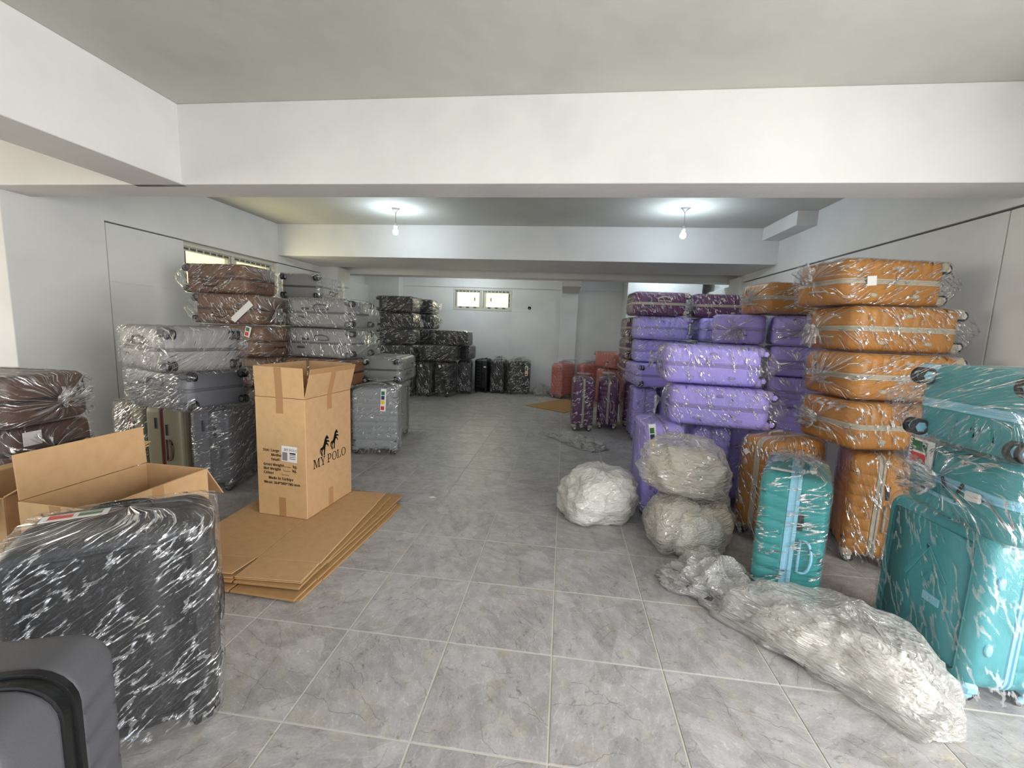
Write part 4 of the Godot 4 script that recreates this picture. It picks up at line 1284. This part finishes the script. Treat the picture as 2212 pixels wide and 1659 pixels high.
# ------------------------------------------------------------------ bags of film
# a closed lump: outline (ground points), height, profile; returns a mesh in world axes around the centre
func lump(outl: PackedVector2Array, H: float, shape: Array, rough: float, freq: float, sd: int, lean := Vector2.ZERO, na := 90, sub := 4) -> ArrayMesh:
	var nb = FastNoiseLite.new()
	nb.seed = sd
	nb.noise_type = FastNoiseLite.TYPE_SIMPLEX
	nb.frequency = 1.0
	nb.fractal_type = FastNoiseLite.FRACTAL_RIDGED
	nb.fractal_octaves = 2
	var c = Vector2.ZERO
	for p in outl: c += p / outl.size()
	# resample the outline smoothly by angle
	var n = outl.size()
	var pts = []
	for k in na:
		var f = float(k) / na * n
		var i = int(f)
		var t = f - i
		pts.append(outl[(i + n) % n].cubic_interpolate(outl[(i + 1) % n], outl[(i - 1 + n) % n], outl[(i + 2) % n], t) - c)
	var prof = []
	for i in shape.size() - 1:
		for s in sub:
			prof.append(shape[i].lerp(shape[i + 1], float(s) / sub))
	prof.append(shape[-1])
	var rings = []
	for r in prof.size():
		var q: Vector2 = prof[r]
		var ring = []
		for k in na:
			var p: Vector2 = pts[k] * q.x + c + lean * q.y
			var P = Vector3(p.x, q.y * H, p.y)
			var d = nb.get_noise_3d(P.x * freq, P.y * freq * 1.6, P.z * freq) * rough
			var dir = Vector3(pts[k].x, 0, pts[k].y).normalized() * clampf(q.x * 1.3, 0.0, 1.0)
			dir.y = (1.0 - clampf(q.x, 0.0, 1.0) * 0.7) * minf(q.y * 3.0, 1.0)
			P += dir * d
			P.y = maxf(P.y, 0.002)
			ring.append(P)
		rings.append(ring)
	var st = begin()
	st.set_smooth_group(0)
	var mid = Vector3(c.x, H * 0.35, c.y)
	for r in rings.size() - 1:
		for k in na:
			var k2 = (k + 1) % na
			var a: Vector3 = rings[r][k]
			var cc: Vector3 = rings[r + 1][k2]
			var o = (a + cc) / 2 - mid
			if r < 2: o.y = -absf(o.y) - 0.2
			var u0 = k * 2.0 / na
			var u1 = (k + 1) * 2.0 / na
			var v0 = r * 0.9 / rings.size()
			var v1 = (r + 1) * 0.9 / rings.size()
			quad(st, a, rings[r][k2], cc, rings[r + 1][k], o, Vector2(u0, v0), Vector2(u1, v0), Vector2(u1, v1), Vector2(u0, v1))
	return done(st)

const FULL := [Vector2(0.05, 0.0), Vector2(0.8, 0.0), Vector2(0.95, 0.14), Vector2(1.0, 0.34), Vector2(0.95, 0.58), Vector2(0.78, 0.82), Vector2(0.45, 0.96), Vector2(0.0, 1.0)]
const HEAP := [Vector2(0.05, 0.0), Vector2(0.97, 0.0), Vector2(1.0, 0.06), Vector2(0.93, 0.22), Vector2(0.78, 0.5), Vector2(0.55, 0.78), Vector2(0.28, 0.94), Vector2(0.0, 1.0)]

func ring_pts(cx: float, cz: float, rx: float, rz: float, turn: float, n := 10, wob := 0.08, sd := 1.0) -> PackedVector2Array:
	var a = PackedVector2Array()
	for k in n:
		var t = TAU * k / n
		var w = 1.0 + wob * sin(t * 3.0 + sd) + wob * 0.6 * sin(t * 5.0 + sd * 2.3)
		a.append(Vector2(cx, cz) + Vector2(cos(t) * rx * w, sin(t) * rz * w).rotated(turn))
	return a

func sacks() -> void:
	var g = "clear bags stuffed with film"
	# cloudy white bag
	var o = thing("film_bag", "cloudy white plastic bag lying on the tiles, left of the two stacked ones", "bag", Vector3(0.28, 0, -3.06), 0, g)
	part("contents", lump(ring_pts(0, 0, 0.25, 0.2, 0.1, 10, 0.06, 2.0), 0.3, FULL, 0.02, 3.0, 3, Vector2(0.03, -0.05)), mats.wad_pale, o)
	part("bag_skin", lump(ring_pts(0, 0, 0.29, 0.235, 0.1, 10, 0.1, 2.0), 0.36, FULL, 0.03, 4.0, 4, Vector2(0.06, -0.06)), mats.film_cloud, o)
	# lower of the stacked two
	o = thing("film_bag", "clear bag of crumpled brownish film on the floor, lower of the stacked two", "bag", Vector3(0.89, 0, -2.78), 0, g)
	part("contents", lump(ring_pts(0, 0, 0.27, 0.21, -0.35, 10, 0.07, 0.4), 0.31, FULL, 0.03, 3.0, 13), mats.wad, o)
	part("contents", lump(ring_pts(0.03, 0.13, 0.2, 0.12, -0.5, 9, 0.06, 3.0), 0.25, FULL, 0.02, 4.0, 17), mats.wad_pale, o)
	part("bag_skin", lump(PackedVector2Array([Vector2(-0.28, 0.06), Vector2(-0.27, 0.2), Vector2(-0.22, 0.27), Vector2(-0.05, 0.2), Vector2(0.14, 0.1), Vector2(0.3, -0.06), Vector2(0.31, -0.17), Vector2(0.15, -0.26), Vector2(-0.1, -0.25), Vector2(-0.26, -0.1)]), 0.35, FULL, 0.03, 4.0, 14), mats.film_haze, o)
	# upper one
	o = thing("film_bag", "clear bag of crumpled film resting on the lower one, before the lilac cases", "bag", Vector3(0.86, 0.345, -2.83), 0, g)
	part("contents", lump(ring_pts(0, 0, 0.235, 0.19, 0.2, 10, 0.05, 5.0), 0.27, FULL, 0.025, 3.0, 23), mats.wad, o)
	part("bag_skin", lump(ring_pts(0, 0, 0.27, 0.22, 0.2, 10, 0.07, 5.0), 0.36, FULL, 0.035, 4.0, 24, Vector2(-0.03, 0)), mats.film_haze, o)
	# loose film in the middle
	o = thing("loose_film", "crumpled heap of loose clear film beside the aqua suitcase", "plastic film", Vector3(0.9, 0, -2.2))
	part("crumple", lump(PackedVector2Array([Vector2(-0.27, -0.1), Vector2(-0.2, 0.05), Vector2(-0.05, 0.17), Vector2(0.12, 0.15), Vector2(0.17, 0.06), Vector2(0.06, -0.14), Vector2(0.0, -0.24), Vector2(-0.16, -0.22)]), 0.17, HEAP, 0.07, 5.0, 33), mats.film_loose, o)
	part("crumple", lump(PackedVector2Array([Vector2(-0.2, -0.07), Vector2(-0.1, 0.08), Vector2(0.05, 0.1), Vector2(0.16, -0.02), Vector2(0.08, -0.14), Vector2(-0.1, -0.16)]), 0.12, HEAP, 0.06, 7.0, 36), mats.film_loose, o)
	# big bag in front
	o = thing("film_bag", "large half-full clear bag lying in the right foreground before the teal suitcase", "bag", Vector3(1.22, 0, -1.8), 0, g)
	part("contents", lump(PackedVector2Array([Vector2(-0.28, -0.12), Vector2(-0.2, 0.04), Vector2(-0.06, 0.14), Vector2(0.08, 0.26), Vector2(0.2, 0.24), Vector2(0.22, 0.1), Vector2(0.05, -0.06), Vector2(-0.12, -0.16)]), 0.17, FULL, 0.025, 4.0, 43), mats.wad_pale, o)
	part("bag_skin", lump(PackedVector2Array([Vector2(-0.42, -0.2), Vector2(-0.3, -0.06), Vector2(-0.15, 0.1), Vector2(-0.04, 0.24), Vector2(0.06, 0.36), Vector2(0.16, 0.36), Vector2(0.26, 0.28), Vector2(0.29, 0.12), Vector2(0.2, -0.04), Vector2(0.06, -0.14), Vector2(-0.1, -0.2), Vector2(-0.28, -0.26)]), 0.27, [Vector2(0.05, 0.0), Vector2(0.95, 0.0), Vector2(1.0, 0.05), Vector2(0.96, 0.25), Vector2(0.85, 0.55), Vector2(0.62, 0.85), Vector2(0.3, 0.97), Vector2(0.0, 1.0)], 0.035, 3.5, 44, Vector2(0.03, -0.03)), mats.film_haze, o)
	# scraps
	o = thing("loose_film", "flat scrap of crumpled clear film on the tiles before the plum row", "plastic film", Vector3(0.22, 0, -5.05))
	part("crumple", lump(PackedVector2Array([Vector2(-0.36, -0.3), Vector2(-0.2, -0.1), Vector2(-0.02, 0.16), Vector2(0.2, 0.3), Vector2(0.36, 0.1), Vector2(0.2, -0.08), Vector2(0.0, -0.26), Vector2(-0.2, -0.42)]), 0.07, HEAP, 0.05, 7.0, 53), mats.film_loose, o)
	o = thing("loose_film", "small pile of clear film at the far wall between black and pink suitcases", "plastic film", Vector3(-0.42, 0, -8.95))
	part("crumple", lump(ring_pts(0, 0, 0.19, 0.17, 0, 9, 0.12, 1.0), 0.18, HEAP, 0.07, 6.0, 63), mats.film_loose, o)
	o = thing("paper_scrap", "tiny white paper scrap on the tiles left of the open aisle", "scrap", Vector3(-0.98, 0.001, -3.12))
	part("scrap", poly(PackedVector2Array([Vector2(-0.03, 0), Vector2(0, -0.02), Vector2(0.03, 0.004), Vector2(0.004, 0.02)]), 0.001), mats.paper, o, Transform3D(Basis(Vector3.RIGHT, -PI / 2), Vector3.ZERO))
